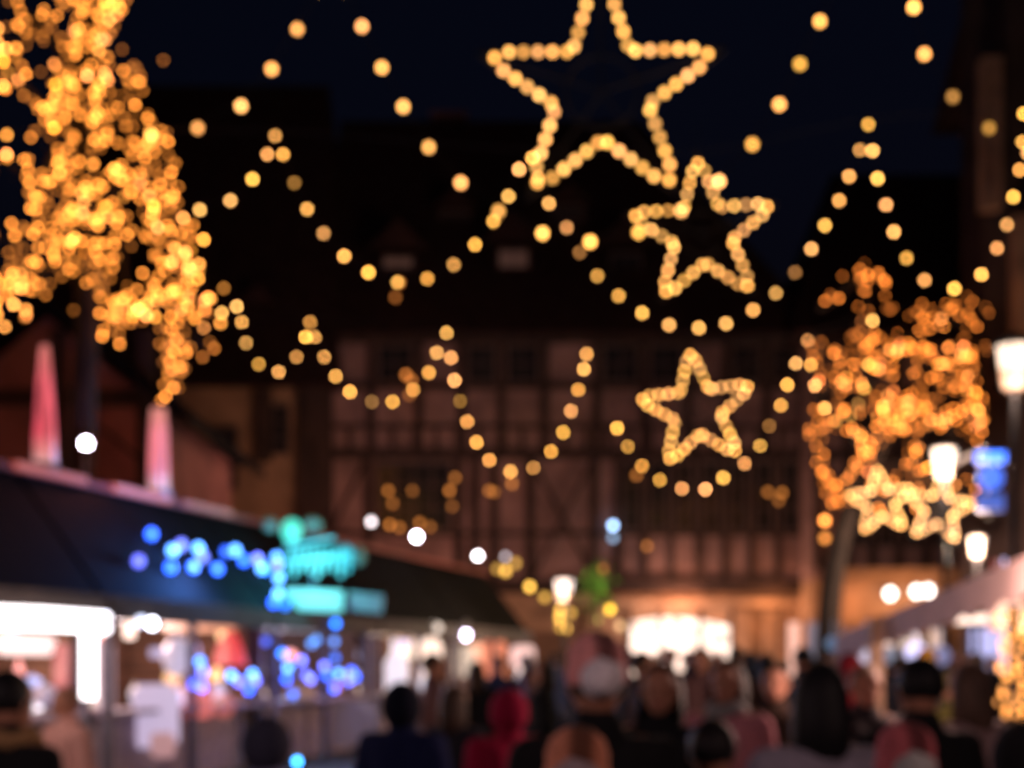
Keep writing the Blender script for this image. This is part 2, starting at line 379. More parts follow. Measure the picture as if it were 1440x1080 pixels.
# ------------------------------------------------------------------ left row of market chalets
SL, XO, YO = .257, -5.5, 15.0                       # front eave line  X = XO + SL (Y-YO)
UU = Vector((SL, 1, 0)).normalized(); NN = Vector((UU.y, -UU.x, 0))
def front_y(px, off=0.0):                            # depth at which the pixel column meets the line `off` metres behind the eave
    k = (px-720)/FPX
    p0 = Vector((XO, YO, 0)) - NN*off
    return (p0.x - SL*p0.y)/(k-SL)
EAVE, RIDGE, HALF = 2.40, 4.0, 1.25
def K(a, b, z, base): return base + UU*a + NN*b + Vector((0,0,z))
stall_labels = ['dark chalet at the far left with white glowing tubes under its eave',
  'dark chalet with two rows of blue bulbs on its roof', 'dark chalet carrying the turquoise neon fir tree',
  'dark chalet with cream lit goods and one white bulb under its eave', 'farthest dark chalet of the left row, ending at the big white lantern']
starts = []
Ys = [front_y(-330), front_y(158), front_y(392), front_y(536), front_y(650), front_y(748)]
def line_at(Y): return Vector((XO+SL*(Y-YO), Y, 0))
point(Vector((2.9,1.6,2.9)), (1,.62,.56), 80, .3); point(Vector((-3.0,2.0,2.7)), (1,.66,.66), 90, .4); point(Vector((-3.75,8.1,2.2)), (1,.70,.64), 46, .3); point(on_front(112,925,-.7) if 0 else Vector((-4.4,13.6,1.9)), (1,.72,.68), 110, .2)  # unseen fill lights added for the crowd; last one carries the tube light
for k in range(5):
    A, B = line_at(Ys[k]), line_at(Ys[k+1]); Ln = (B-A).length-.35
    base = A
    R = thing('market_chalet', stall_labels[k], 'market stall', base, 'wooden market chalets in the left row')
    mtx = Matrix((UU, NN, Vector((0,0,1)))).transposed().to_4x4(); mtx.translation = base
    MB().box((Ln/2, -2.35, 1.2), (Ln, .08, 2.4), mtx).build('back_wall', M['wood'], R)
    for s in (.05, Ln-.05):
        q = MB(); q.prism([K(s-.04, -2.30, 0, base), K(s-.04, -.35, 0, base), K(s-.04,-.35,EAVE-.05,base), K(s-.04,-HALF,RIDGE-.25,base), K(s-.04,-2.30,EAVE-.05,base)], UU*.08)
        q.build('side_wall', M['wood'], R)
    c_ = MB(); c_.box((Ln/2, -.42, .5), (Ln-.2, .07, .96), mtx); c_.box((Ln/2, -.32, 1.0), (Ln-.1, .5, .06), mtx); c_.build('counter', M['paint'], R, color=(.42,.32,.38))
    rfm = MB()
    for (b0, z0, b1, z1) in ((.0, EAVE, -HALF, RIDGE), (-2.5, EAVE, -HALF, RIDGE)):
        rfm.prism([K(-.12,b0,z0,base), K(-.12,b1,z1,base), K(-.12,b1,z1-.10,base), K(-.12,b0,z0-.10,base)], UU*(Ln+.24))
    ro = rfm.build('roof', M['shingle'], R)
    MB().bar(K(-.13,-HALF,RIDGE+.03,base), K(Ln+.13,-HALF,RIDGE+.03,base), .16, .08).build('ridge_board', M['paint'], ro, color=(.30,.07,.06))
    MB().bar(K(-.13,.04,EAVE-.10,base), K(Ln+.13,.04,EAVE-.10,base), .05, .30).build('fascia', M['wood_dark'], R)
    for s in ([.1, Ln-.1] if Ln < 4 else [.1, Ln/2, Ln-.1]):
        MB().box((s, -.12, 1.15), (.10,.10,2.3), mtx).build('post', M['paint'], R, color=(.16,.14,.18))
    MB().box((Ln/2, -1.2, 2.28), (Ln-.3, 1.5, .05), mtx).build('ceiling', M['paint'], R, color=(.5,.26,.16))
    lp = K(Ln/2, -1.0, 2.1, base)
    strips = MB().bar(K(.6,-.9,2.22,base), K(Ln-.6,-.9,2.22,base), .07, .05).build('tube_lamp', M['lit'], R, color=[(3,2.6,2.6),(2,1.7,1.9),(1.2,1.2,1.6),(2,1.6,1.3),(2,1.5,1.2)][k])
    point(lp, [(1,.62,.55),(1,.70,.70),(.75,.7,1),(1,.72,.55),(1,.6,.45)][k], [230,170,100,170,150][k], .25)

def on_front(px, py, off=-.10):                       # point just in front of the eave line
    Y = front_y(px, off); return at(px, py, Y)
def on_roof(px, py, lift=.06):                        # point just above the street-side roof slope
    nrm = (NN*(RIDGE-EAVE)+Vector((0,0,HALF))).normalized()
    p0 = line_at(20)+Vector((0,0,EAVE))+nrm*lift
    d = at(px, py, 1.0)-Vector((0,0,CAMZ)); o = Vector((0,0,CAMZ))
    return o+d*((p0-o).dot(nrm)/d.dot(nrm))
def ridge_pt(px, dz=0):
    Y = front_y(px, HALF); return Vector(((px-720)/FPX*Y, Y, RIDGE+.07+dz))

def spire_mat():
    m = em('spire_fabric', (1,1,1), 1, mode='obj'); t = m.node_tree; n = t.nodes; l = t.links; b = n['Principled BSDF']
    g = n.new('ShaderNodeTexCoord'); sx = n.new('ShaderNodeSeparateXYZ'); l.new(g.outputs['Generated'], sx.inputs[0])
    r = n.new('ShaderNodeValToRGB'); e = r.color_ramp.elements; e[0].color = (1,.75,.7,1); e[1].color = (.75,.33,.24,1); e[0].position = .0
    for ps, c in ((.09,(1.0,.42,.38,1)),(.24,(1,.10,.16,1)),(.68,(1,.16,.2,1))): k = e.new(ps); k.color = c
    l.new(sx.outputs['Z'], r.inputs[0])
    nz = n.new('ShaderNodeTexNoise'); mp = n.new('ShaderNodeMapping'); mp.inputs['Scale'].default_value = (9,9,1.2); l.new(g.outputs['Generated'], mp.inputs[0]); l.new(mp.outputs[0], nz.inputs['Vector']); nz.inputs['Scale'].default_value = 1
    mr = n.new('ShaderNodeMapRange'); mr.inputs['From Min'].default_value = .35; mr.inputs['From Max'].default_value = .65; mr.inputs['To Min'].default_value = .35; mr.inputs['To Max'].default_value = 1.25
    l.new(nz.outputs['Fac'], mr.inputs['Value']); l.new(mr.outputs[0], b.inputs['Emission Strength'])
    oi = n.new('ShaderNodeObjectInfo'); mx = n.new('ShaderNodeMix'); mx.data_type = 'RGBA'; mx.inputs['Factor'].default_value = .45
    l.new(r.outputs[0], mx.inputs[6]); l.new(oi.outputs['Color'], mx.inputs[7]); l.new(mx.outputs[2], b.inputs['Emission Color'])
    return m
M['spire'] = spire_mat()
# glowing pink spires on the ridge
for px, lab in ((63, 'glowing pink spire on the stall ridge, left one, redder'), (223, 'glowing pale pink spire on the stall ridge beside the drooping branch')):
    hs = 1.22 if px < 100 else 1.0
    p = ridge_pt(px); R = thing('illuminated_spire', lab, 'roof ornament', p, 'pink spires on the stall roofs')
    MB().lathe(p, [(.19,0),(.19,.10),(.16,.12)], 8).build('base', M['paint'], R, color=(.4,.3,.28))
    MB().lathe(p, [(.158,.121),((.135 if px < 100 else .15),.5*hs),((.10 if px < 100 else .14),.95*hs),((.055 if px < 100 else .11),1.32*hs)], 10).build('shade', M['spire'], R, smooth=True, color=(.85,.07,.11) if px < 100 else (.80,.25,.27))
    MB().lathe(p, [(.055,1.32*hs+.001),(.06,1.32*hs+.04),(.01,1.32*hs+.12)], 8).build('cap', M['paint'], R, color=(.25,.08,.06))
for px, wd, c in ((150, .9, (.55,.09,.07)), (10, .7, (.4,.06,.05)), (250,.8,(.25,.03,.03))):
    A = ridge_pt(px-px*.0); nrm = NN*HALF+Vector((0,0,EAVE-RIDGE))
    p = A+NN*.10+Vector((0,0,-.02)); q = p+UU*1.6
    tag(MB().bar(p, q, .09, .09).build('red_lit_trim', M['lit'], color=c), {150:'bright red-lit trim with added glow along the stall ridge between the two spires',10:'short red-lit trim with added glow on the stall ridge left of the left spire',250:'dim dark red-lit trim with added glow on the stall ridge right of the pale spire'}[px], 'ridge trim', 'red-lit trims on the stall ridges')  # glow put into the trim for red light on the ridge edges
point(ridge_pt(150, .6)+NN*.2, (1,.25,.2), 40, .1); point(ridge_pt(150,.8)-NN*3.2+UU*2, (1,.4,.32), 60, .1)

# round white lamps along the ridge
for px, py, c, r, lab in ((121,624,(30,26,32),.075,'white oval bulb above the red-lit ridge trim at far left'), (522,734,(6,5.2,5.4),.075,'dim pinkish bulb on the stall ridge, first right of the neon tree'),
   (586,755,(36,32,38),.085,'brightest white bulb on the stall ridge in front of the half-timbered house'), (672,782,(22,19,20),.08,'white bulb on the stall ridge between the brightest bulb and the yellow string'),
   (711,783,(2.2,2.0,2.2),.08,'dim grey bulb on the stall ridge beside the start of the yellow string')):
    Y = front_y(px, HALF); p = at(px, py, Y); R = thing('ridge_lamp', lab, 'lamp', (p.x, p.y, RIDGE), 'round lamps along the left stall ridge')
    MB().tube([(p.x,p.y,RIDGE-.05),(p.x,p.y,p.z-r*.9)], .015).lathe((p.x,p.y,p.z-r*1.2), [(.03,0),(.04,.04)], 8).build('stem', M['steel'], R)
    bulb(p, r*.85, M['bulb_any'], R, col=c)
for px_ in (586, 672): point(ridge_pt(px_, .05)-NN*1.6, (1,.5,.42), 110, .12)

# strings of coloured bulbs ----------------------------------------------------------------
def string(name, label, cat, pts, r, m, cols, group=None, extra=None, wire=True, cable_r=.006):
    c = sum(pts, Vector())/len(pts); R = thing(name, label, cat, c, group)
    if wire:
        k = MB().tube(pts, cable_r, 4)
        for p in pts: k.tube([p+Vector((0,0,r*1.0)), p+Vector((0,0,r*1.0+.03))], .012, 5)
        k.build('cable', M['cable'], R)
    for i, p in enumerate(pts): bulb(p, r, m, R, col=cols[i % len(cols)] if isinstance(cols, list) else None, br=cols if not isinstance(cols, list) else 1)
    return R
BL = (.05,.34,3.2); LB = (.30,1.05,3.6); AZ = (.03,.55,3.2); VI = (.42,.5,3.2)
def dim(c, k): return tuple(x*k for x in c)
up = [(195,789,dim(VI,.5)),(213,751,BL),(240,798,BL),(243,774,LB),(255,766,dim(VI,.5)),(279,771,LB),(272,797,BL),(285,783,dim(VI,.5)),(306,800,BL),(318,776,dim(BL,.5)),(331,774,LB),(343,788,BL),(362,786,VI),
      (372,800,AZ),(368,799,LB),(389,784,LB),(390,795,VI),(392,813,LB),(391,835,LB),(385,847,BL),(401,850,dim(AZ,.5))]
string('blue_bulb_string', 'blue and violet bulb string zigzagging over the dark stall roof', 'string lights', [on_roof(a,b,.09) if b < 852 else on_front(a,b) for a,b,_ in up], .066, M['bulb_any'], [dim(c,2.5) for *_,c in up], 'coloured bulb strings on the left stalls')
lo = [(285,944,VI),(281,930,dim(LB,.7)),(272,962,dim(BL,.6)),(284,966,VI),(325,950,LB),(336,958,VI),(355,948,LB),(359,957,VI),(350,970,BL),(397,919,AZ),(405,939,LB),(424,929,VI),(430,949,dim(VI,.6)),(403,955,BL),(412,976,dim(AZ,.5)),(437,955,VI),(456,937,VI),(460,950,BL),(476,947,LB),(494,944,BL),(490,958,VI),(500,952,BL),(470,968,BL)]
string('blue_bulb_string', 'lower string of violet-blue bulbs hanging in front of the stall counter', 'string lights', [on_front(a,b,-.15) for a,b,_ in lo], .055, M['bulb_any'], [dim(c,2.5) for *_,c in lo], 'coloured bulb strings on the left stalls')
tl = [(472,877,AZ),(470,902,dim(LB,.35)),(438,905,dim(LB,.3)),(445,900,dim(LB,.3)),(374,902,dim(BL,.25)),(471,925,dim(AZ,.4))]
string('azure_bulb_string', 'short azure bulb string hanging below the turquoise neon tree', 'string lights', [on_front(a,b,-.12) for a,b,_ in tl], .055, M['bulb_any'], [dim(c,2.5) for *_,c in tl], 'coloured bulb strings on the left stalls')
yl = [(699,800,.9),(711,803,2.6),(725,792,1.2),(745,825,3.6),(766,840,1.4),(788,858,2.6),(803,862,1.2),(787,869,2.6),(792,876,2.2),(795,884,2.8),(788,882,1.2)]
Yy = front_y(748)-.4
string('yellow_bulb_string', 'yellow bulb string dropping from the end of the stall roof below the big white lantern', 'string lights', [at(a,b,Yy+(.25*math.sin(a))) for a,b,_ in yl], .085, M['bulb_any'], [(1.5*k,.8*k,.12*k) for *_,k in yl])
string('yellow_bulb_string', 'three yellow-green bulbs right of the green hanging plant', 'string lights', [at(841,870,38), at(858,857,38), at(872,880,38)], .09, M['bulb_any'], [(.9,.7,.15),(5,3.0,.2),(1.8,1.1,.5)])
dl = [(546,690),(552,708),(548,738),(562,742),(580,690),(590,735),(605,741),(632,690),(640,672),(636,712),(688,690),(695,692),(720,680)]  # dim bulbs added in place of festoon reflections, down to the dormer string
string('reflection_bulbs', 'dim amber bulbs standing for reflections at the wide left window of the half-timbered house', 'string lights', [at(a,b,Y3-.9) for a,b in dl], .075, M['bulb_far'], [(q,q*.75,q*.6) for q in (.085,.06,.11,.08,.05)])
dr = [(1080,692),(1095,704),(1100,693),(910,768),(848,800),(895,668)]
string('reflection_bulbs', 'dim amber bulbs standing for reflections along the gallery of the half-timbered house', 'string lights', [at(a,b,Y3-.8) for a,b in dr], .075, M['bulb_far'], [(q,q*.75,q*.6) for q in (.08,.06,.09)])
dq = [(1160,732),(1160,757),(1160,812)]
string('reflection_bulbs', 'vertical row of amber bulbs standing for reflections at the left corner of the pinkish townhouse', 'string lights', [at(a,b,Y4-.7) for a,b in dq], .09, M['bulb_far'], [(.5,.35,.3),(.18,.14,.12),(.3,.25,.2)])
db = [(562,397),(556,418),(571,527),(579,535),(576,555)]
string('reflection_bulbs', 'faint amber bulbs standing for reflections below the dim left dormer', 'string lights', [at(a,b,Y3-.9) for a,b in db], .075, M['bulb_far'], [(q,q*.7,q*.6) for q in (.10,.07,.14)])
R = string('facade_lamp', 'pale blue double lamp on the gallery of the half-timbered house', 'lamp', [at(862,739,Y3-.7), at(862,756,Y3-.7)], .09, M['bulb_any'], [(3.2,5.2,8.5),(.8,1.3,2.0)])
R = string('white_bulb_pair', 'pair of white bulbs hanging under the eave right of the white tubes', 'lamp', [on_front(198,874), on_front(214,877)], .06, M['bulb_any'], [(2.6,2.8,3.6),(12,12,14)])
string('eave_bulb', 'single white bulb hanging under the eave of the fourth chalet', 'lamp', [on_front(655,878), on_front(655,893)], .085, M['bulb_any'], [(.02,.02,.02),(14,12,16)])
string('blue_bulb', 'single blue bulb at the very bottom of the picture', 'lamp', [on_front(418,1062,-.9), on_front(418,1071,-.9)], .045, M['bulb_any'], [(.02,.02,.02),(.6,5,14)])

# white tubes under the eave of the far left chalet
R = thing('tube_light_frame', 'thick white glowing tubes in a T shape under the eave at far left', 'sign light', on_front(80,870,.0), None)
pa, pb = on_front(-60,866), on_front(150,878)
for k, (dy, rad) in enumerate(((0,.055),(16,.055))):
    MB().tube([on_front(-60,858+dy), on_front(60,862+dy), on_front(150,868+dy)], rad, 10).build('tube', M['lit'], R, True, color=(5,4.6,4.7))
MB().tube([on_front(125,884), on_front(125,982)], .085, 10).build('tube', M['lit'], R, True, color=(5,4.6,4.7))
MB().tube([on_front(4,906,.6), on_front(78,908,.6)], .12, 10).build('tube', M['lit'], R, True, color=(1.5,1.1,1.05))['label'] = 'warmer lower tube'

# turquoise neon tree on the roof of the third chalet
Yn = front_y(440, -.15)
R = thing('neon_fir_tree', 'turquoise glowing neon fir tree with a pale board on the stall roof', 'neon sign', at(445,850,Yn), None)
MB().ball(at(410,746,Yn), .17, 2, (1,.4,1.15)).build('top_light', M['lit'], R, True, color=(.04,.95,.68))
k = MB()
for i in range(9): k.bar(at(412+i*10, 772-abs(i-4)*0, Yn), at(402+i*11, 806+6*math.sin(i*2), Yn+.05), .055, .04)
k.bar(at(400,770,Yn-.03), at(470,757,Yn-.03), .05); k.bar(at(398,790,Yn-.03), at(492,780,Yn-.03), .05)
k.build('bough_tubes', M['lit'], R, color=(.0,.62,.80))
MB().ball(at(486,782,Yn+.15), .20, 2, (.8,.4,1)).build('side_light', M['lit'], R, True, color=(.0,.22,.30))
MB().bar(at(400,842,Yn), at(482,846,Yn), .06, .34).build('board', M['lit'], R, color=(.10,.66,.62))
MB().bar(at(490,845,Yn+.2), at(538,850,Yn+.2), .06, .3).build('board', M['lit'], R, color=(.0,.06,.09))
MB().ball(at(380,738,Yn+.2), .13, 2, (1,.5,1)).ball(at(505,782,Yn+.2), .14, 2, (.8,.5,1.2)).ball(at(440,738,Yn+.2), .14, 2, (1.2,.5,1)).build('green_haze', M['lit'], R, True, color=(.0,.07,.035))  # dim green glow shapes put in for the haze round the neon
MB().bar(at(440,838,Yn+.14), at(440,745,Yn+.14), .05).build('mast', M['steel'], R)
point(at(440,800,Yn-.5), (.1,.8,1), 110, .15); point(on_roof(300,790,.45), (.10,.28,1), 330, .15); point(on_front(430,925,-.4), (.3,.35,1), 14, .15)

# goods in the chalets, most with stall light put in as glow ------------------------------------------------------------------------
def ware(name, label, cat, px0, px1, py0, py1, off, c, lit=True, shape='box', group='wares in the left chalets'):
    pm = (px0+px1)/2; Y = front_y(pm, off); wd = (px1-px0)/FPX*Y; h = (py1-py0)/FPX*Y; p = at(pm, py1, Y)
    b = MB()
    if shape == 'box':
        b.box((0,0,h/2), (wd,.12,h)); bmesh.ops.bevel(b.b, geom=list(b.b.edges), offset=min(wd,h)*.12, segments=2, affect='EDGES')
    elif shape == 'bell': b.lathe((0,0,0), [(wd*.5,0),(wd*.48,h*.12),(wd*.36,h*.5),(wd*.22,h*.85),(wd*.05,h)], 12)
    elif shape == 'ball': b.ball((0,0,h/2), wd/2, 2, (1,.8,h/wd)); b.tube([(0,0,h*.95),(0,0,h*1.2)], .01, 5)
    elif shape == 'bottle': b.lathe((0,0,0), [(wd*.5,0),(wd*.5,h*.6),(wd*.2,h*.8),(wd*.2,h)], 10)
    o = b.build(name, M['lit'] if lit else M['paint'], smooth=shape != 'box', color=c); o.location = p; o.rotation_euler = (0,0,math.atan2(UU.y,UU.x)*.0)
    return tag(o, label, cat, group)
ware('lit_soffit', 'long orange soffit with added glow under the second chalet ceiling', 'soffit', 228, 332, 858, 888, .5, (.85,.28,.12))  # soffit panel, its warm light put in as glow
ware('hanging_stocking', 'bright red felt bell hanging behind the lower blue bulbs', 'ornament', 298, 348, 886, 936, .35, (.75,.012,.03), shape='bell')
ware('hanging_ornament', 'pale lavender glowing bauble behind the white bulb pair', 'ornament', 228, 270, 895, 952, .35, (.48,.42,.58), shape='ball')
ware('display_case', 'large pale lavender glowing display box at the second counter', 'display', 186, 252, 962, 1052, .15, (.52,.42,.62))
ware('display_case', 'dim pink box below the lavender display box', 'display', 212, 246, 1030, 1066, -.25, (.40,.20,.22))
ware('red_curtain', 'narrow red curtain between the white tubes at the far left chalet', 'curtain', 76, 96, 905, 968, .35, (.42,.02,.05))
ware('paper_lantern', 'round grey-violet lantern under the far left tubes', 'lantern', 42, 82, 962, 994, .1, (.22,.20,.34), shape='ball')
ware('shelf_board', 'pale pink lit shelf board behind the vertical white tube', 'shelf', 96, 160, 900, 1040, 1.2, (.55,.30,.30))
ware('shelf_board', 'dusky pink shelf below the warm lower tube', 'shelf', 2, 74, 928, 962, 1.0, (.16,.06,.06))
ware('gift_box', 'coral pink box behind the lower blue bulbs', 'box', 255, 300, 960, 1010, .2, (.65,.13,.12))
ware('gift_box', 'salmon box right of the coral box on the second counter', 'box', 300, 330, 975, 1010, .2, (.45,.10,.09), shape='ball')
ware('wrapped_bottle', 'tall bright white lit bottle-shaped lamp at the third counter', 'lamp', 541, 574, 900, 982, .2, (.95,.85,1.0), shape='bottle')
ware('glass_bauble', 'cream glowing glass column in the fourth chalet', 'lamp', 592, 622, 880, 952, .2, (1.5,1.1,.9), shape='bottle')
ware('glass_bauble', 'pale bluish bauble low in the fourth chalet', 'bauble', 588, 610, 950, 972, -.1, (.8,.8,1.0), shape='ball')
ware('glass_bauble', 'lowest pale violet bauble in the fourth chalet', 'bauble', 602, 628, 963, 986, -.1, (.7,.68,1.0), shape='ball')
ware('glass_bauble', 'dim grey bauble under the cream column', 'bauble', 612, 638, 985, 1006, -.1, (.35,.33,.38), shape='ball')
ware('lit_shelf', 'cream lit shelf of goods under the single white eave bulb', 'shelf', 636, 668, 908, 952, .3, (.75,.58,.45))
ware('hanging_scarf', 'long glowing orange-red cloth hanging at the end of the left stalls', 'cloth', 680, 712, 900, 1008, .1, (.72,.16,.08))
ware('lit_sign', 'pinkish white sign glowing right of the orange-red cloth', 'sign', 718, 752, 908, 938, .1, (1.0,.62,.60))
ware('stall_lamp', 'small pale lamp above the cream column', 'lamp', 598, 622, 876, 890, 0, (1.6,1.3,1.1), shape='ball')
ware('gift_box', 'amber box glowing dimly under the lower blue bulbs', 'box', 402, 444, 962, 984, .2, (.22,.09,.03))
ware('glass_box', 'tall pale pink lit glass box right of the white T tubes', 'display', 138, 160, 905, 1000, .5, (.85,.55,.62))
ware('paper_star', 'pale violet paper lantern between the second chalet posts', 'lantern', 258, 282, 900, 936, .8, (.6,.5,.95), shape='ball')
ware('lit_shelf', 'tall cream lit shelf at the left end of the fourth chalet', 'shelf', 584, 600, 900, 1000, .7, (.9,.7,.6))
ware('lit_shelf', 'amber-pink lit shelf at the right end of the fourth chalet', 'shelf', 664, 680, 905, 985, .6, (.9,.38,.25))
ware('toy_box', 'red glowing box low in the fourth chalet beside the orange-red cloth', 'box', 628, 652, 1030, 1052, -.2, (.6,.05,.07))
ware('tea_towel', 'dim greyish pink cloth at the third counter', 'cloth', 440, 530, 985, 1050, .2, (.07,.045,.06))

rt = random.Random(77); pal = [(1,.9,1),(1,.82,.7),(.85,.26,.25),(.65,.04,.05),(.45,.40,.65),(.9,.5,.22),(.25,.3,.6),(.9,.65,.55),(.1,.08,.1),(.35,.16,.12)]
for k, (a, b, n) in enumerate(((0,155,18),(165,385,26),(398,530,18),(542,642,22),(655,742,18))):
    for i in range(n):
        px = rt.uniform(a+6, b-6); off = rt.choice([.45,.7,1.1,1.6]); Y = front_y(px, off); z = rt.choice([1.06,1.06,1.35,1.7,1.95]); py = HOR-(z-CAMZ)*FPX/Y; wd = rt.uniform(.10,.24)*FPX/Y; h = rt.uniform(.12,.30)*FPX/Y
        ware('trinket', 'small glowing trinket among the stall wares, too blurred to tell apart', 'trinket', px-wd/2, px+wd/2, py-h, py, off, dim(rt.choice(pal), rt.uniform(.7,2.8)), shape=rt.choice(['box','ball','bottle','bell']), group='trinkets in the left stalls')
# ------------------------------------------------------------------ festoons across the square
BR = .030
def garland(label, Y, pts, m, gname='festoons across the square'):
    ps = [at(a, b, Y) for a, b in pts]
    br = [random.choice([.72,.9,1,1,1.1,1.3]) for _ in ps]
    return ps, br
def festoon(label, Y, swags, m, dims=()):
    """swags: one list of photo points per swag, left to right; peaks hang from the span cable"""
    flat = [p for s in swags for p in s]; c = at(sum(p[0] for p in flat)/len(flat), sum(p[1] for p in flat)/len(flat), Y)
    R = thing('festoon_lights', label, 'string lights', c, 'festoons across the square')
    k = MB(); allp = [at(a, b, Y) for a, b in flat]
    k.tube([p+Vector((0,0,BR*1.2)) for p in allp], .006, 4)
    for p in allp: k.tube([p+Vector((0,0,BR*.9)), p+Vector((0,0,BR*1.25))], .016, 6)
    k.build('cable', M['cable'], R)
    for (a, b), p in zip(flat, allp):
        br = random.choice([.6,.75,.9,1,1,1.1,1.3,1.5])
        if any(abs(a-x)+abs(b-y) < 4 for x, y in dims): br = .26
        bulb(p, BR*(1.12 if Y < 15 else 1), m, R, col=(br, br*random.uniform(.92,1.14), br*random.uniform(.8,1.5)))
    return R
YA, YB, YC = 14.0, 21.5, 28.5
A = [(213,190),(278,180),(339,149),(382,97),(418,41),(450,-14),(465,-40),(482,-14),(509,37),(537,95),(567,150),(603,207),(648,257),(701,297),(763,328),(830,340),(898,327),(958,296),(1011,255),(1058,203),(1096,147),(1125,90),(1153,30),(1184,-28),(1206,-66),(1246,-58),(1285,10),(1300,76),(1340,136),(1391,180),(1447,214)]
festoon('nearest festoon of large warm bulbs crossing high above the square, peaks above the frame', YA, [A], M['bulb_near'], dims=[(1340,136),(1391,180)])
B = [(221,320),(281,295),(324,282),(355,252),(376,217),(387,191),(398,217),(414,257),(432,294),(455,328),(484,360),(518,383),(559,397),(601,392),(638,372),(668,344),(694,311),(715,276),(730,238),(749,222),(757,250),(772,286),(797,320),(815,355),(840,388),(870,416),(903,440),(941,457),(983,461),(1021,455),(1059,436),(1091,412),(1118,383),(1141,350),(1160,317),(1180,282),(1194,248),(1209,211),(1221,175),(1227,212),(1234,251),(1246,288),(1257,326),(1275,363),(1300,394),(1342,406),(1380,386),(1402,349),(1416,316),(1425,277),(1434,239),(1438,200),(1440,160)]
festoon('middle festoon of warm bulbs swagging from beside the left tree to the right edge', YB, [B], M['bulb_mid'], dims=[(414,257),(1118,383),(815,355)])
Cc = [(312,440),(333,431),(340,453),(346,482),(364,512),(392,523),(417,502),(430,474),(436,453),(443,474),(456,502),(472,529),(492,551),(523,565),(552,565),(581,548),(603,524),(614,496),(628,468),(634,503),(639,535),(647,564),(657,593),(670,622),(688,647),(718,663),(750,658),(775,635),(792,608),(803,578),(813,548),(821,519),(825,498),(868,602),(883,628),(903,655),(928,675),(959,687),(992,688),(1017,672),(1047,652),(1069,627),(1082,599),(1098,570),(1107,541),(1119,511),(1136,479),(1140,513),(1146,542),(1160,574),(1176,592),(1196,585),(1207,568),(1215,546),(1221,513),(1227,451)]
festoon('farthest and lowest festoon of warm bulbs in front of the half-timbered house', YC, [Cc], M['bulb_far'], dims=[(647,564),(523,565),(1082,599),(1176,592),(1196,585),(1207,568)])

# five-pointed star figures
def star(label, px, py, R_px, tilt, Y, m, inner=.37, nb=5, r=None, skip_tip=True):
    c = at(px, py, Y); Rm = R_px/FPX*Y
    root = thing('light_star', label, 'star light', c, 'star shaped light figures over the square')
    v = []
    for k in range(10):
        a = PI/2+k*PI/5-math.radians(tilt); q = Rm if k % 2 == 0 else Rm*inner
        v.append(c+Vector((math.cos(a)*q, 0, math.sin(a)*q)))
    f = MB()
    for k in range(10): f.bar(v[k], v[(k+1) % 10], .025, .025, Vector((0,1,0)))
    for k in range(0, 10, 2): f.bar(v[k]+(c-v[k])*.05, c, .018, .018, Vector((0,1,0)))
    n = 20
    for k in range(n):
        p = [c+Vector((math.cos(2*PI*(k+j)/n), .03, math.sin(2*PI*(k+j)/n)))*Rm*.28 for j in (0,1)]
        f.bar(p[0], p[1], .02, .02, Vector((0,1,0)))
    f.tube([v[0], v[0]+Vector((0,0,.35))], .008, 5)
    f.build('frame', M['cable'], root)
    rr = r or BR
    for k in range(10):
        tip, inn = (v[k], v[(k+1)%10]) if k % 2 == 0 else (v[(k+1)%10], v[k])
        for j in range(nb):
            tt = .06+j/(nb-1)*.60
            br = random.choice([.5,.65,.8,.9,1.05])*(1 if Y < 15 else .85)
            bulb(inn+(tip-inn)*tt+Vector((0,-.03,0)), rr, m, root, col=(br, br*random.uniform(.96,1.16), br*random.uniform(1.0,1.6)))
    for k in range(0, 10, 2):
        bulb(c+(v[k]-c)*.855+Vector((0,-.03,0)), rr, m, root, br=.9)
    return root
star('largest light star at top centre, its top point cut off by the frame', 846, 129, 184, -1, YA-.15, M['bulb_near'])
star('medium light star below and right of the largest star', 988, 328, 114, -4, YB+.3, M['bulb_mid'], nb=4)
star('smaller light star in front of the half-timbered house gallery', 980, 577, 91, -7, YC-.3, M['bulb_far'], nb=4)
star('small distant light star at left below the right tree', 1238, 706, 52, -6, 28.6, M['bulb_pale'], nb=4, r=.029)
star('small distant light star at right below the right tree, lowest star', 1320, 716, 54, 8, 28.4, M['bulb_pale'], nb=4, r=.029)
for lab, Y, pts in (('nearest dark span cable carrying the high festoon and the largest star', YA, [(-260,-70),(465,-46),(847,-48),(1226,-72),(1760,-70)]),
                    ('middle dark span cable at the peaks of the middle festoon', YB, [(-200,185),(387,183),(752,212),(985,215),(1221,167),(1440,150),(1560,140)]),
                    ('farthest dark span cable above the half-timbered house gallery', YC, [(150,440),(436,446),(628,460),(825,490),(974,484),(1136,471),(1227,440),(1410,420)])):
    tag(MB().tube([at(a,b,Y) for a,b in pts], .007, 5).build('span_cable', M['cable']), lab, 'cable', 'span cables over the square')

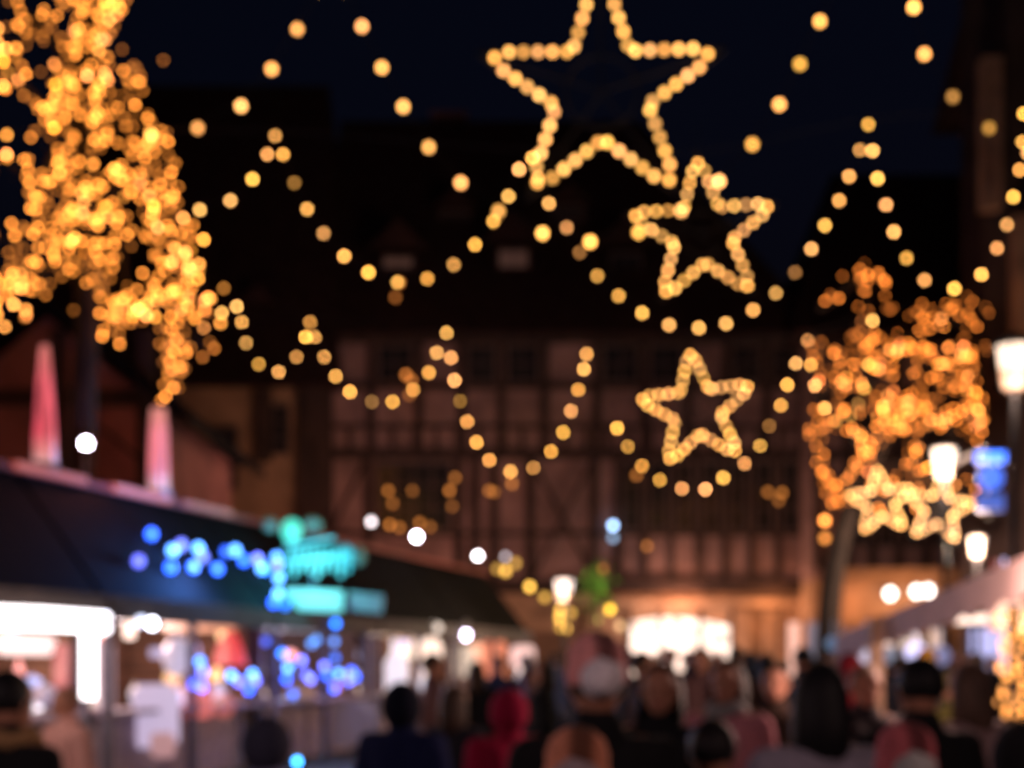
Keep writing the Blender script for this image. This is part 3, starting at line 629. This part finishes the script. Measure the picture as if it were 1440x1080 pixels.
# ------------------------------------------------------------------ trees wrapped in fairy lights
def smooth_path(ctrl, n):
    out = []; P = [ctrl[0]]+list(ctrl)+[ctrl[-1]]
    for i in range(1, len(P)-2):
        for k in range(n):
            t = k/n; a, b, c, d = P[i-1], P[i], P[i+1], P[i+2]
            out.append(.5*((2*b)+(c-a)*t+(2*a-5*b+4*c-d)*t*t+(3*b-a-3*c+d)*t*t*t))
    out.append(ctrl[-1]); return out
def light_tree(name, label, lab_lights, trunk, limbs, density, r, m, mm, seed, spread, far_r, lightname='fairy_lights', width=.09, groups=(None,None)):
    rnd = random.Random(seed)
    R = thing(name, label, 'tree', Vector((trunk[0].x, trunk[0].y, 0)), groups[0])
    tp = smooth_path(trunk, 6); n = len(tp)
    MB().tube(tp, [width*1.9*(1-.72*i/(n-1))+.02 for i in range(n)], 10).build('trunk', M['bark'], R, True)
    bulbs = []; tw = MB(); ks = 1.5 if r < .03 else 1.0
    for lb, dens, sp in limbs:
        p = smooth_path(lb, 6); L = sum((b-a).length for a, b in zip(p, p[1:]))
        MB().tube(p, [width*.55*(1-.8*i/(len(p)-1))+.006 for i in range(len(p))], 7).build('limb', M['bark'], R, True)
        for k in range(max(2, int(L*2.2))):
            i = rnd.randrange(len(p)); d = Vector((rnd.gauss(0,1), rnd.gauss(0,1), rnd.gauss(-.1,.8))).normalized()*rnd.uniform(.25,.7)*(sp+.15)*1.6
            q = p[i]+d; tw.tube([p[i], p[i]+d*.5+Vector((0,0,.04)), q], [.012,.008,.004], 4)
        N = int(L*density*dens)
        for k in range(N):
            t = rnd.random()*(len(p)-1); i = min(int(t), len(p)-2); q = p[i].lerp(p[i+1], t-i)
            bulbs.append(q+Vector((rnd.gauss(0,sp*ks), rnd.gauss(0,sp)*.9-.08, rnd.gauss(0,sp*ks))))
    tw.build('crown', M['bark'], R)
    c = sum(bulbs, Vector())/len(bulbs)
    F = thing(lightname, lab_lights, 'string lights', c, groups[1])
    rnd.shuffle(bulbs); bulbs.sort(key=lambda p: p.y)
    vis = [p for p in bulbs if -5 < (p.x/p.y*FPX+720) < 1445 and 0 < HOR-(p.z-CAMZ)/p.y*FPX < 1080]
    nb = vis[:99]; ids = {id(p) for p in nb}
    rest = [p for p in bulbs if id(p) not in ids]
    for p in nb:
        br = rnd.choice([.35,.6,.8,1,1,1.3,1.8]); bulb(p, r, m, F, col=(br, br*rnd.uniform(.9,1.25), br*rnd.uniform(.7,2.0)))
    mb = MB(); tmpl = bmesh.new(); bmesh.ops.create_icosphere(tmpl, subdivisions=1, radius=r)
    me = bpy.data.meshes.new('temporary'); tmpl.to_mesh(me); tmpl.free()
    for p in rest:
        n0 = len(mb.b.verts); mb.b.from_mesh(me); mb.b.verts.ensure_lookup_table()
        for v in mb.b.verts[n0:]: v.co += p
    o = mb.build('bulb_mass', mm, F); o['kind'] = 'stuff'
    o['label'] = 'remaining small bulbs of the same lights'
    kb = MB(); rnd.shuffle(bulbs)
    return R, F
def P(Y, *pts, seed=0, jit=.5):
    rr = random.Random(seed); return [at(a, b, Y+rr.uniform(-jit, jit)) for a, b in pts]
YL = 21.0
trunk = [at(105,1007,YL), at(108,800,YL), at(118,560,YL), at(122,430,YL), at(118,300,YL), at(118,150,YL), at(128,0,YL), at(135,-180,YL)]
trunk[0].z = -.05
limbs = [
 (P(YL,(121,330),(119,200),(118,90),(130,-30),(136,-120), seed=1, jit=.1), 3.9, .16),
 (P(YL,(119,330),(70,372),(20,400),(-10,445), seed=2), 1.3, .13),
 (P(YL,(120,345),(155,420),(170,488), seed=3), 1.3, .09),
 (P(YL,(120,300),(185,262),(235,300),(262,350),(284,400),(276,490), seed=4), 1.1, .11),
 (P(YL,(190,262),(222,340),(240,440),(243,560), seed=5), 1.5, .09),
 (P(YL,(118,230),(165,170),(200,98), seed=6), 1.2, .10),
 (P(YL,(120,130),(150,60),(164,-20), seed=7), 1.5, .12),
 (P(YL,(118,190),(62,150),(10,95),(-40,60), seed=8), 1.2, .14),
 (P(YL,(118,270),(45,250),(-20,200), seed=9), 1.2, .13),
 (P(YL,(118,110),(75,60),(20,0),(0,-40), seed=10), 1.1, .13),
 (P(YL,(195,170),(228,215),(238,285), seed=11), 1.3, .08),
 (P(YL,(90,360),(70,385),(40,395),(0,380), seed=12), 1.2, .11),
 (P(YL,(118,320),(45,330),(-20,340), seed=13), 1.2, .12),
 (P(YL,(125,350),(130,400),(128,440), seed=14), 1.2, .07),
 (P(YL,(235,400),(205,440),(178,440), seed=15), 1.1, .07),
 (P(YL,(258,360),(262,420),(250,520), seed=16), 1.4, .07),
 (P(YL,(60,250),(90,180),(110,120), seed=17), 1.2, .12),
 (P(YL,(145,300),(170,350),(180,440), seed=18), 1.4, .10),
 (P(YL,(60,20),(30,60),(-10,50), seed=19), 1.0, .11),
 (P(YL,(40,260),(70,310),(95,345), seed=20), 1.2, .10),
 (P(YL,(150,255),(195,225),(215,190), seed=21), 1.2, .09)]
light_tree('light_wrapped_tree', 'large bare tree at left with drooping branches covered in fairy lights',
  'dense orange fairy lights wound along the branches of the large left tree', trunk, limbs, 16.5, .027, M['bulb_tree'], M['bulb_tree_mass'], 3, .1, None, groups=('trees wrapped in fairy lights','fairy lights on the trees'), width=.11)
YR = 29.3
trunk = [at(1163,1019,YR), at(1166,860,YR), at(1182,760,YR), at(1205,690,YR), at(1240,620,YR), at(1262,540,YR), at(1270,460,YR)]
trunk[0].z = -.05
rr = random.Random(11); limbs = [
 (P(YR,(1152,432),(1180,415),(1214,382),(1240,400),(1246,440), seed=31, jit=.2), .8, .075),
 (P(YR,(1180,690),(1215,640),(1250,600),(1275,570), seed=32, jit=.2), 1.7, .075),
 (P(YR,(1214,382),(1218,420),(1212,470),(1230,500), seed=33), .7, .12),
 (P(YR,(1285,440),(1330,440),(1370,480),(1378,560),(1360,610), seed=34), .9, .11),
 (P(YR,(1330,440),(1345,425),(1380,430),(1385,455), seed=35, jit=.2), .6, .07),
 (P(YR,(1148,470),(1152,560),(1150,620),(1160,680),(1185,715), seed=36), 1.0, .10)]
for k in range(34):
    a = rr.uniform(0, 2*PI); q = math.sqrt(rr.random()); cx, cy_ = 1268+108*q*math.cos(a), 558+108*q*math.sin(a)
    b = rr.uniform(0, 2*PI); L = rr.uniform(25, 55)
    pts = [(cx+L*math.cos(b+rr.uniform(-.6,.6))*s, cy_+L*math.sin(b+rr.uniform(-.6,.6))*s) for s in (-1,0,1)]
    pts = [(1266+(x-1266)/max(1, math.hypot((x-1266)/116,(y-572)/140)), 572+(y-572)/max(1, math.hypot((x-1266)/116,(y-572)/140))) for x, y in pts]
    limbs.append((P(YR, *pts, seed=40+k, jit=.8), .62, .060))
for k in range(6):
    x = 1180+k*33; limbs.append((P(YR-.3, (x,700),(x+15,680),(x+32,712), seed=80+k, jit=.2), .6, .12))
light_tree('light_wrapped_tree', 'smaller round tree at right, its crown a tangle of fairy lights',
  'orange fairy lights tangled through the round crown of the right tree', trunk, limbs, 11.8, .030, M['bulb_tree_far'], M['bulb_tree_far_mass'], 5, .1, None, groups=('trees wrapped in fairy lights','fairy lights on the trees'), width=.13)

# ------------------------------------------------------------------ street lanterns
def lantern(label, px, py, Y, h, warm, watts, pole=True, group='street lanterns'):
    c = at(px, py, Y); R = thing('street_lantern', label, 'street lamp', (c.x, c.y, 0) if pole else c, group)
    w0, w1 = h*.40, h*.26
    if pole:
        MB().lathe((c.x,c.y,-.02), [(.14,0),(.13,.3),(.07,.4),(.055,1.2),(.045,c.z-h*.62),(.09,c.z-h*.55),(.02,c.z-h*.53)], 10).build('pole', M['steel'], R, True)
    else:
        MB().bar((c.x,c.y,c.z+h*.62), (c.x+.1,c.y+.9,c.z+h*.95), .05).build('bracket', M['steel'], R)
    sh = MB(); wm = w1+(w0-w1)*.45; sh.lathe((c.x,c.y,c.z), [(w1,-h*.5),(wm,-h*.08)], 6); sh.build('glass', M['lit'], R, color=(.75,.30,.16))
    sh = MB(); sh.lathe((c.x,c.y,c.z), [(wm,-h*.079),(w0,h*.42)], 6); sh.build('glass', M['lit'], R, color=tuple(x*.32 for x in warm))
    fr = MB()
    for k in range(6):
        a = 2*PI*k/6; fr.bar((c.x+w1*1.04*math.cos(a), c.y+w1*1.04*math.sin(a), c.z-h*.52), (c.x+w0*1.04*math.cos(a), c.y+w0*1.04*math.sin(a), c.z+h*.44), .018)
    fr.build('frame', M['steel'], R)
    MB().lathe((c.x,c.y,c.z+h*.44), [(w0*1.15,0),(w0*.75,h*.16),(w0*.25,h*.24),(.015,h*.36)], 12).build('cap', M['steel'], R, True)
    point((c.x-.15, c.y-.4, c.z-h*.75), (1,.66,.5), watts, .12)
    return R
lantern('largest street lantern glowing at the right edge', 1427, 514, 19.5, .62, (6,4.6,3.5), 150)
lantern('white street lantern in front of the right tree lights', 1328, 650, 26.5, .56, (8,6.5,5.5), 700)
lantern('small street lantern at right just above the sloping awning', 1374, 768, 28, .39, (8,6,5), 900)
lantern('big white lantern at the far end of the left stall row', 793, 829, 33.5, .50, (8,6.5,6), 210)
for px, py, lab in ((1252,835,'left one of three white wall lamps under the orange cornice'),(1289,832,'middle one of three white wall lamps under the orange cornice'),(1305,831,'right one of three white wall lamps under the orange cornice')):
    p = at(px, py, Y4-.55); R = thing('wall_lamp', lab, 'wall lamp', p, 'wall lamps of the townhouse')
    MB().bar(p+Vector((0,.05,.12)), p+Vector((0,.70,.18)), .03).build('bracket', M['steel'], R); bulb(p, .15, M['bulb_any'], R, col=(7,6.2,5.6))
point(at(1255,845,Y4-.9), (1,.46,.20), 44, .1); point(at(1300,845,Y4-.9), (1,.46,.2), 44, .1); point(at(1205,850,Y4-.8), (1,.42,.18), 40, .1)
point(at(960,846,Y3-.9), (1,.45,.25), 110, .15); point(at(1085,850,Y3-.9), (1,.45,.2), 60, .15); point(at(950,905,Y3-1.4), (1,.7,.6), 260, .3)
point(at(560,820,39.5), (1,.45,.38), 130, .2); point(at(350,850,36), (1,.45,.25), 90, .2)

# blue hanging sign at right
p = at(1393, 660, 24); R = thing('illuminated_sign', 'blue illuminated hanging sign with round disc right of the fairy-light tree', 'sign', p, None)
MB().box(p+Vector((0,0,.20)), (.46,.12,.17)).build('top_panel', M['lit'], R, color=(.2,.75,4.2))
MB().ball(p+Vector((0,0,-.14)), .22, 2, (1,.3,1)).build('disc', M['lit'], R, True, color=(.10,.28,1.4))
MB().box(p+Vector((0,.02,-.56)), (.44,.10,.28)).build('lower_panel', M['lit'], R, color=(.06,.14,.6))
MB().bar(p+Vector((.0,.12,.45)), p+Vector((.0,.12,-.8)), .05).bar(p+Vector((0,.12,.42)), p+Vector((.3,7.0,.42)), .05).build('bracket', M['steel'], R)

# green lit plant hanging in the middle
p = at(838, 832, 36); b = MB(); rr = random.Random(4)
for k in range(140):
    d = Vector((rr.gauss(0,.22), rr.gauss(0,.2), rr.gauss(0,.30))); q = p+d
    u = Vector((rr.uniform(-1,1), rr.uniform(-1,1), rr.uniform(-1,1))).normalized()*.10; v = u.cross(Vector((rr.random(),rr.random(),1))).normalized()*.05
    f = [b.b.verts.new(x) for x in (q-u, q-v, q+u, q+v)]; b.b.faces.new(f)
R = thing('fir_tree', 'green lit fir top between the white lantern and the shop window', 'plant', (p.x,p.y,0), None)
b.build('crown', M['leaf'], R); MB().tube([(p.x,p.y,-.02),(p.x,p.y,p.z+.3)], [.06,.02], 7).build('trunk', M['bark'], R)
point(p+Vector((-.1,-.7,.2)), (.75,1,.25), 55, .1)

# ------------------------------------------------------------------ right stall with canvas awning
R = thing('awning_stall', 'right market stall with a sloping pinkish canvas awning on wooden posts', 'market stall', (4.2, 11, 0), None)
cv = MB(); q = [at(1176,896,14.5), at(1480,768,8.2)]
dx = Vector((2.8, .2, .75)); th = Vector((0,0,.012))
a0, a1 = q[0], q[1]
cv.prism([a0, a1, a1+dx, a0+dx], th); cv.build('awning', M['canvas'], R)
vl = MB(); n = 14
for k in range(n):
    s, e = a0.lerp(a1, k/n), a0.lerp(a1, (k+1)/n); dpt = Vector((0,0,-.27))
    vl.prism([s, e, e+dpt*.8, (s+e)/2+dpt, s+dpt*.8], Vector((-.012,0,0)))
vl.build('valance', M['canvas'], R)
for px in (1232, 1500):
    Y = 12.2 if px == 1232 else 8.6; X = (px-720)/FPX*Y if px == 1232 else 3.45
    MB().box((X, Y, 1.0), (.11,.11,2.06)).build('post', M['paint'], R, color=(.40,.24,.16))
for X, Y in ((5.8,15),(5.8,8.5)): MB().box((X, Y, 1.3), (.11,.11,2.6)).build('post', M['paint'], R, color=(.40,.24,.16))
MB().box((3.55, 12, .5), (.5,5.4,.98)).box((3.5,12,1.01), (.7,5.6,.05)).build('counter', M['wood'], R)
MB().tube([at(1216,893,14.2)+Vector((.9,0,.15)), at(1330,893,11)+Vector((.9,0,.15))], .04, 8).build('tube_lamp', M['lit'], R, True, color=(2.2,1.6,1.3))
point(Vector((4.4,11.5,1.9)), (1,.7,.55), 150, .2); point(Vector((2.7,8.0,2.0)), (1,.62,.53), 150, .3)  # street-side light is an unseen fill added to brighten the valance
for i, (px, py, Y, c, lab) in enumerate(((1218,918,16,(.7,.62,.8),'pale lit bauble left under the awning'),(1288,918,16,(1.1,1.05,1.7),'bluish white lit bauble in the middle under the awning'),(1250,921,18,(.2,.22,.3),'dim grey bauble between the lit baubles under the awning'),(1322,922,16,(.16,.18,.36),'dark blue bauble at right under the awning'),(1192,920,19,(.12,.14,.24),'dim blue bauble left of the awning post'),(1172,905,22,(.06,.14,.26),'teal-blue lamp beside the dark right tree trunk'))):
    p = at(px, py, Y); b = MB(); b.ball((0,0,0), .12, 2).tube([(0,0,.11),(0,0,.35)], .008, 5); o = b.build('hanging_bauble', M['lit'], smooth=True, color=c); o.location = p; tag(o, lab, 'bauble', 'baubles under the right awning')
for px, py, Y, wd, h, c, lab in ((1405,862,12,.20,.30,(1.0,.55,.48),'pink glowing paper star lamp at right above the wrapped post'),(1398,846,12.3,.10,.12,(.55,.02,.05),'red bauble at right above the blue screen'),(1400,880,12.3,.12,.10,(.45,.02,.05),'lower red bauble at right beside the wrapped post'),(1412,843,12,.08,.09,(1.6,1.5,2.6),'small blue-white bulb between the red bauble and pink lamp'),(1428,868,12,.18,.34,(.8,.45,.36),'salmon lamp at the right edge above the wrapped post')):
    p = at(px, py, Y); b = MB(); b.lathe((0,0,0), [(wd*.3,-h*.5),(wd*.5,-h*.3),(wd*.5,h*.25),(wd*.2,h*.5)], 10).tube([(0,0,h*.5),(0,0,h*.5+.3)], .008, 5)
    o = b.build('hanging_lamp', M['lit'], smooth=True, color=c); o.location = p; tag(o, lab, 'lamp', 'lamps hanging in the right stall')
# post wrapped in fairy lights at the right edge
pY = 9.0; rr = random.Random(9)
R = thing('wrapped_fir', 'slim post wrapped in orange fairy lights at the lower right edge', 'light post', at(1424,1290,pY), None)
base = at(1426,930,pY); MB().tube([(base.x,base.y,-.02),(base.x,base.y,2.0)], .04, 8).build('post', M['bark'], R)
sp = []
for k in range(64):
    t = k/63; a = k*1.15; py = 858+t*180; x = 1424+17*math.sin(a)*(1-.35*t)+rr.gauss(0,4)-(6 if t < .4 else 0)*0; p = at(x, py+rr.gauss(0,4), pY); p.y += .07*math.cos(a); sp.append(p)
MB().tube(sp, .004, 4).build('cable', M['cable'], R)
M['bulb_post'] = em('fairy_glow_post', ORG, 3.8, mode='obj')
for p in sp:
    br = rr.choice([.5,.8,1,1.2]); bulb(p, .017, M['bulb_post'], R, col=(br, br*1.15, br*1.2))

# ------------------------------------------------------------------ people
def remeshed(mb, name, vox, smooth_it, ratio):
    me = mb.mesh(name); o = bpy.data.objects.new('temporary', me); C.objects.link(o)
    r = o.modifiers.new('r', 'REMESH'); r.mode = 'VOXEL'; r.voxel_size = vox; r.use_smooth_shade = True
    s = o.modifiers.new('s', 'SMOOTH'); s.iterations = smooth_it; s.factor = .5
    if ratio < 1: d = o.modifiers.new('d', 'DECIMATE'); d.ratio = ratio
    dg = bpy.context.evaluated_depsgraph_get(); out = bpy.data.meshes.new_from_object(o.evaluated_get(dg)); out.name = name
    bpy.data.objects.remove(o); bpy.data.meshes.remove(me)
    for p in out.polygons: p.use_smooth = True
    return out
POSES = {  # elbow, wrist (right side, mirrored), knee and ankle forward offsets for each leg
 'stand': dict(el=(.26,-.03,1.13), wr=(.26,.06,.88), legs=((.0,.0),(.02,.0))),
 'walk':  dict(el=(.27,-.08,1.14), wr=(.25,.10,.92), legs=((.16,.10),(-.04,-.30))),
 'front': dict(el=(.25,.02,1.13), wr=(.09,.24,1.12), legs=((.0,.0),(.03,.05)))}
def make_pose(name, pz):
    b = MB()
    b.ball((0,.0,1.635), .1, 3, (.76,.93,1.16)); b.hull((0,.045,1.565),(0,.03,1.60),.045,.062); b.hull((0,.03,1.67),(0,-.03,1.68),.075,.08)
    b.hull((0,.088,1.655),(0,.112,1.618),.010,.015); b.hull((-.035,.085,1.668),(.035,.085,1.668),.012,.012); b.hull((-.018,.09,1.578),(.018,.09,1.578),.010,.010)
    for s in (-1,1):
        b.hull((s*.077,-.005,1.65),(s*.078,-.01,1.61),.018,.012); b.ball((s*.032,.08,1.642), .013, 1)
    b.hull((0,-.01,1.54),(0,-.01,1.44),.052,.06); b.hull((-.15,0,1.42),(.15,0,1.42),.06,.06)
    for s in (-1,1):
        b.hull((s*.09,0,1.36),(s*.07,0,1.05),.105,.09); b.hull((s*.06,0,1.08),(s*.08,0,.92),.095,.10)
        e, w = Vector(pz['el']), Vector(pz['wr']); e.x *= s; w.x *= s
        b.hull((s*.185,0,1.41), e, .055, .042); b.hull(e, w, .042, .028)
        d = (w-e).normalized(); side = Vector((0,1,0)) if abs(d.z) > .6 else Vector((0,0,1)); side = (side-d*side.dot(d)).normalized(); nrm = d.cross(side)*s
        palm = w+d*.05; b.hull(w+d*.015, palm+side*.018, .026, .022); b.hull(w+d*.015, palm-side*.018, .026, .022)
        for j, ln in enumerate((.062,.072,.066,.050)):
            r0 = palm+d*.022+side*(.030-.020*j); k1 = r0+d*ln*.55; k2 = k1+d*ln*.35-nrm*ln*.35
            b.hull(r0, k1, .0095, .0088, sub=1); b.hull(k1, k2, .0088, .0075, sub=1)
        t0 = w+d*.03+side*.024; t1 = t0+side*.028+d*.025; b.hull(t0, t1, .012, .010, sub=1); b.hull(t1, t1+d*.028-nrm*.008, .010, .0085, sub=1)
        ko, ao = pz['legs'][0 if s > 0 else 1]
        kn, an = Vector((s*.095,.02+ko,.50)), Vector((s*.10,-.02+ao,.09))
        b.hull((s*.09,0,.93), kn, .088, .058); b.hull(kn, an, .056, .040); b.hull(an, an+Vector((0,.13,-.05)), .042, .032)
    body = remeshed(b, 'person', .0075, 3, .25)
    for mm in (M['skin'], M['eye'], M['lip']): body.materials.append(mm)
    for p in body.polygons:
        c = p.center
        if c.z > 1.55 and c.y > .06:
            if min((c-Vector((s*.032,.09,1.642))).length for s in (-1,1)) < .0085: p.material_index = 1
            elif abs(c.x) < .026 and abs(c.z-1.578) < .009: p.material_index = 2
    k = MB(); k.hull((-.165,-.01,1.40),(.165,-.01,1.40),.085,.085)
    for s in (-1,1):
        k.hull((s*.09,0,1.36),(s*.075,.0,1.05),.13,.125); k.hull((s*.07,0,1.08),(s*.10,0,.74),.13,.145)
        e, w = Vector(pz['el']), Vector(pz['wr']); e.x *= s; w.x *= s
        k.hull((s*.195,0,1.405), e, .078, .064); k.hull(e, w-(w-e).normalized()*.0, .063, .048)
    k.hull((0,-.015,1.50),(0,-.01,1.42),.085,.10)
    coat = remeshed(k, 'coat', .014, 4, .35)
    for v in coat.vertices:
        q = noise.noise(v.co*9)*.008+noise.noise(v.co*Vector((14,14,5)))*.006; v.co += v.normal*q
    k = MB(); sh = MB()
    for s in (-1,1):
        ko, ao = pz['legs'][0 if s > 0 else 1]; kn, an = Vector((s*.095,.02+ko,.50)), Vector((s*.10,-.02+ao,.09))
        k.hull((s*.085,0,.92), kn, .105, .078); k.hull(kn, an+Vector((0,0,.03)), .076, .062)
        sh.hull((an.x, an.y-.03, .050),(an.x+s*.01, an.y+.17, .045),.050,.042); sh.hull((an.x,an.y,.05),(an.x,an.y,.14),.055,.052)
    return dict(body=body, coat=coat, trousers=remeshed(k, 'trousers', .016, 3, .4), shoes=remeshed(sh, 'shoes', .012, 2, .4))
BODY = {n: make_pose(n, p) for n, p in POSES.items()}
def head_wear():
    out = {}
    b = MB(); b.ball((0,-.015,1.665), .1, 3, (.92,1.08,1.10))
    bm = b.b; bmesh.ops.delete(bm, geom=[v for v in bm.verts if (v.co.y > .045 and v.co.z < 1.705) or v.co.z < 1.60], context='VERTS')
    for v in bm.verts: v.co += Vector((noise.noise(v.co*20), noise.noise(v.co*20+Vector((5,5,5))), 0))*.008
    out['short'] = b.mesh('hair', True)
    b = MB(); b.lathe((0,-.02,1.42), [(.07,0),(.105,.04),(.11,.14),(.102,.24),(.085,.30),(.04,.34),(.008,.352)], 18, (1,1.02))
    bm = b.b; bmesh.ops.delete(bm, geom=[v for v in bm.verts if v.co.y > .04 and v.co.z < 1.70], context='VERTS')
    for v in bm.verts: v.co += Vector((noise.noise(v.co*16), noise.noise(v.co*16+Vector((5,5,5))), 0))*.012
    out['long'] = b.mesh('hair', True)
    b = MB(); b.lathe((0,-.012,1.655), [(.098,-.015),(.104,.0),(.104,.035),(.097,.045),(.099,.08),(.085,.12),(.05,.15),(.006,.162)], 22, (.92,1.10))
    out['hat'] = b.mesh('hat', True)
    b = MB(); b.ball((0,-.02,1.63), .135, 3, (.9,1.0,1.12)); bm = b.b
    bmesh.ops.delete(bm, geom=[v for v in bm.verts if v.co.y > .075 and 1.53 < v.co.z < 1.72], context='VERTS'); out['hood'] = b.mesh('hood', True)
    b = MB(); b.ball((0,0,0), .065, 3); bm = b.b
    for v in bm.verts: v.co *= 1+.22*noise.noise(v.co*60)
    out['pompom'] = b.mesh('pompom', True)
    b = MB(); n = 20; pts = [Vector((.085*math.cos(2*PI*k/n), -.01+.095*math.sin(2*PI*k/n), 1.50+.012*math.sin(3*2*PI*k/n))) for k in range(n+1)]; b.tube(pts, .038, 8)
    b.hull((.05,.09,1.48),(.06,.13,1.25),.035,.045); out['scarf'] = b.mesh('scarf', True)
    return out
HW = head_wear()
for k, m_ in (('short','hair'),('long','hair'),('hat','knit'),('hood','cloth'),('pompom','cloth'),('scarf','cloth')): HW[k].materials.append(M[m_])
for d in BODY.values():
    for k in ('coat','trousers','shoes'): d[k].materials.append(M['cloth'])
def person(label, X, Y, height, rz=0, pose='stand', coat=(.012,.012,.016), hair='short', hcol=(.02,.012,.008), hat=None, pom=None, scarf=None, hood=None, legs=(.012,.013,.018), group='people in the crowd'):
    s = height/1.75; R = thing('person', label, 'person', (X, Y, 0), group, rz); R.scale = (s*random.uniform(.96,1.05), s, s)
    d = BODY[pose]
    def add(n, me, col=None, par=R, loc=None):
        o = bpy.data.objects.new(n, me); C.objects.link(o); o.parent = par
        if col: o.color = (*col, 1)
        if loc: o.location = loc
        return o
    add('body', d['body']); add('coat', d['coat'], coat); add('trousers', d['trousers'], legs); add('shoes', d['shoes'], (.015,.012,.01))
    if hood: add('hood', HW['hood'], hood)
    else:
        if hair: add('hair', HW[hair], hcol)
        if hat:
            h = add('hat', HW['hat'], hat)
            if pom: add('pompom', HW['pompom'], pom, h, (0,-.115,1.665) if isinstance(pom, tuple) and len(pom) == 3 else None)
    if scarf: add('scarf', HW['scarf'], scarf)
    return R
def near(label, px, py, Y, **k):                     # px, py: centre of the head in the photo
    z = CAMZ+(HOR-py)/FPX*Y; h = max(1.15, z/1.635*1.75)
    return person(label, (px-720)/FPX*Y, Y, h, **k)
BK = (.008,.008,.010)
near('person in a black coat with a pink knitted hat and grey pompom, centre foreground', 838, 966, 4.4, rz=.1, coat=BK, hat=(1,.42,.40), pom=(1,.95,1))
near('shorter person with an orange-pink hat and grey pompom below the pink-hatted person', 812, 1108, 3.4, rz=-.1, coat=(.02,.012,.012), hat=(.70,.27,.16), pom=(.42,.34,.36))
near('bare-headed person in a black coat facing the camera right of the pink hat', 928, 972, 6.2, rz=2.9, coat=BK, hair='long')
near('dark-haired person in a black coat with a lavender-grey scarf', 1150, 985, 4.6, rz=.3, coat=(.30,.28,.36), hair='long', hcol=(.006,.006,.008))
near('shorter person in a pink hat shaded down the middle with grey pompom, lower right', 1272, 1096, 3.6, rz=.0, coat=(.05,.02,.02), hat=(.55,.13,.15), pom=(.45,.46,.45))
near('tall black-coated person right of the wooden awning post', 1292, 972, 5.3, rz=.2, coat=BK, hcol=(.006,.006,.008))
near('dark-haired child in front of the pink coated person, bottom centre right', 1002, 1060, 4.6, rz=-.3, coat=(.03,.03,.04), hair='short', hcol=(.012,.01,.012))
near('person in a dusty pink coat with grey scarf, right of the centre foreground', 1022, 962, 7.2, rz=2.6, coat=(.62,.24,.28), scarf=(.3,.3,.3), hair='long')
near('person in a pinkish grey coat at the lower right near the wrapped post', 1362, 968, 6.4, rz=.5, coat=(.42,.28,.28), hair='long', hcol=(.12,.07,.05))
near('black-clothed person cut off at the bottom right corner', 1440, 1066, 4.4, rz=.2, coat=BK, hood=BK)
near('black-haired person with a tan fur collar at the lower left corner', 14, 990, 5.2, rz=-.5, coat=BK, hcol=(.006,.006,.008), scarf=(.38,.22,.10))
near('brightly lit person in a peach coat under the white tubes', 92, 990, 9.2, rz=2.4, coat=(.75,.40,.34), hair='short', hcol=(.3,.15,.1))
near('person in a slate blue-grey coat seen from behind at the lower left', 378, 1046, 5.8, rz=-.5, coat=(.30,.30,.50), hood=(.05,.05,.09))
near('person in a navy blue coat with hood left of the orange-red cloth', 566, 992, 7.4, rz=-.2, coat=(.012,.018,.08), hood=(.004,.006,.02))
near('person in a crimson hooded jacket left of the centre foreground', 714, 1000, 7.6, rz=.4, coat=(.38,.006,.05), hood=(.36,.006,.05))
near('dark-coated person with bluish collar between the navy coat and crimson jacket', 640, 990, 8.6, rz=-.6, coat=(.02,.02,.03), hair='long', hcol=(.05,.03,.02))
near('person in brown behind the black-coated person with the scarf', 1090, 962, 8.5, rz=2.8, coat=(.05,.028,.02), hair='short')
near('person in a muted grey jacket beside the awning post', 1218, 968, 7.6, rz=3.3, coat=(.05,.04,.045), hair='short', hcol=(.3,.18,.12))
near('person in a mustard yellow hat in the crowd under the awning', 1302, 938, 13, coat=(.02,.02,.02), hat=(.55,.28,.02), rz=.2)
near('person in a dark red jacket in the crowd left of the awning post', 1194, 938, 13.5, coat=(.25,.01,.02), hood=(.2,.01,.02), rz=.1)
near('person in an olive jacket in the crowd near the wrapped post', 1338, 968, 10, coat=(.10,.09,.02), hcol=(.15,.12,.04), rz=.4)
rr = random.Random(21); cols = [((.008,.008,.01),'black'),((.05,.05,.065),'charcoal'),((.07,.035,.025),'dark brown'),((.02,.03,.09),'dark blue'),((.01,.01,.012),''),((.14,.07,.07),''),((.10,.09,.10),'')]
spots = [(765,14),(880,16),(905,12),(942,18),(968,22),(986,13.5),(1010,25),(1036,17),(1055,21),(1078,15),(1104,25),(1128,14),(1165,20),(1180,26),(1240,24),(1262,17),(1345,21),(1370,15),(1395,22),(740,22),(782,25),(815,19),(860,28),(925,30),(700,18),(670,14.5),(610,13),(1320,28),(1145,31),(1000,33)]
for i, (px, Y) in enumerate(spots):
    c, nm = cols[i % 7]
    person('dark-clothed person in the distant crowd, too blurred to tell apart', (px-720)/FPX*Y, Y, rr.uniform(1.6,1.82), rz=rr.choice([0,.3,-.4,3.0,2.7,1.4,-1.5]), pose=rr.choice(['stand','walk','front']), coat=c, hair=rr.choice(['short','long']), hcol=rr.choice([(.01,.008,.006),(.03,.018,.01),(.06,.035,.02)]), group='distant crowd')
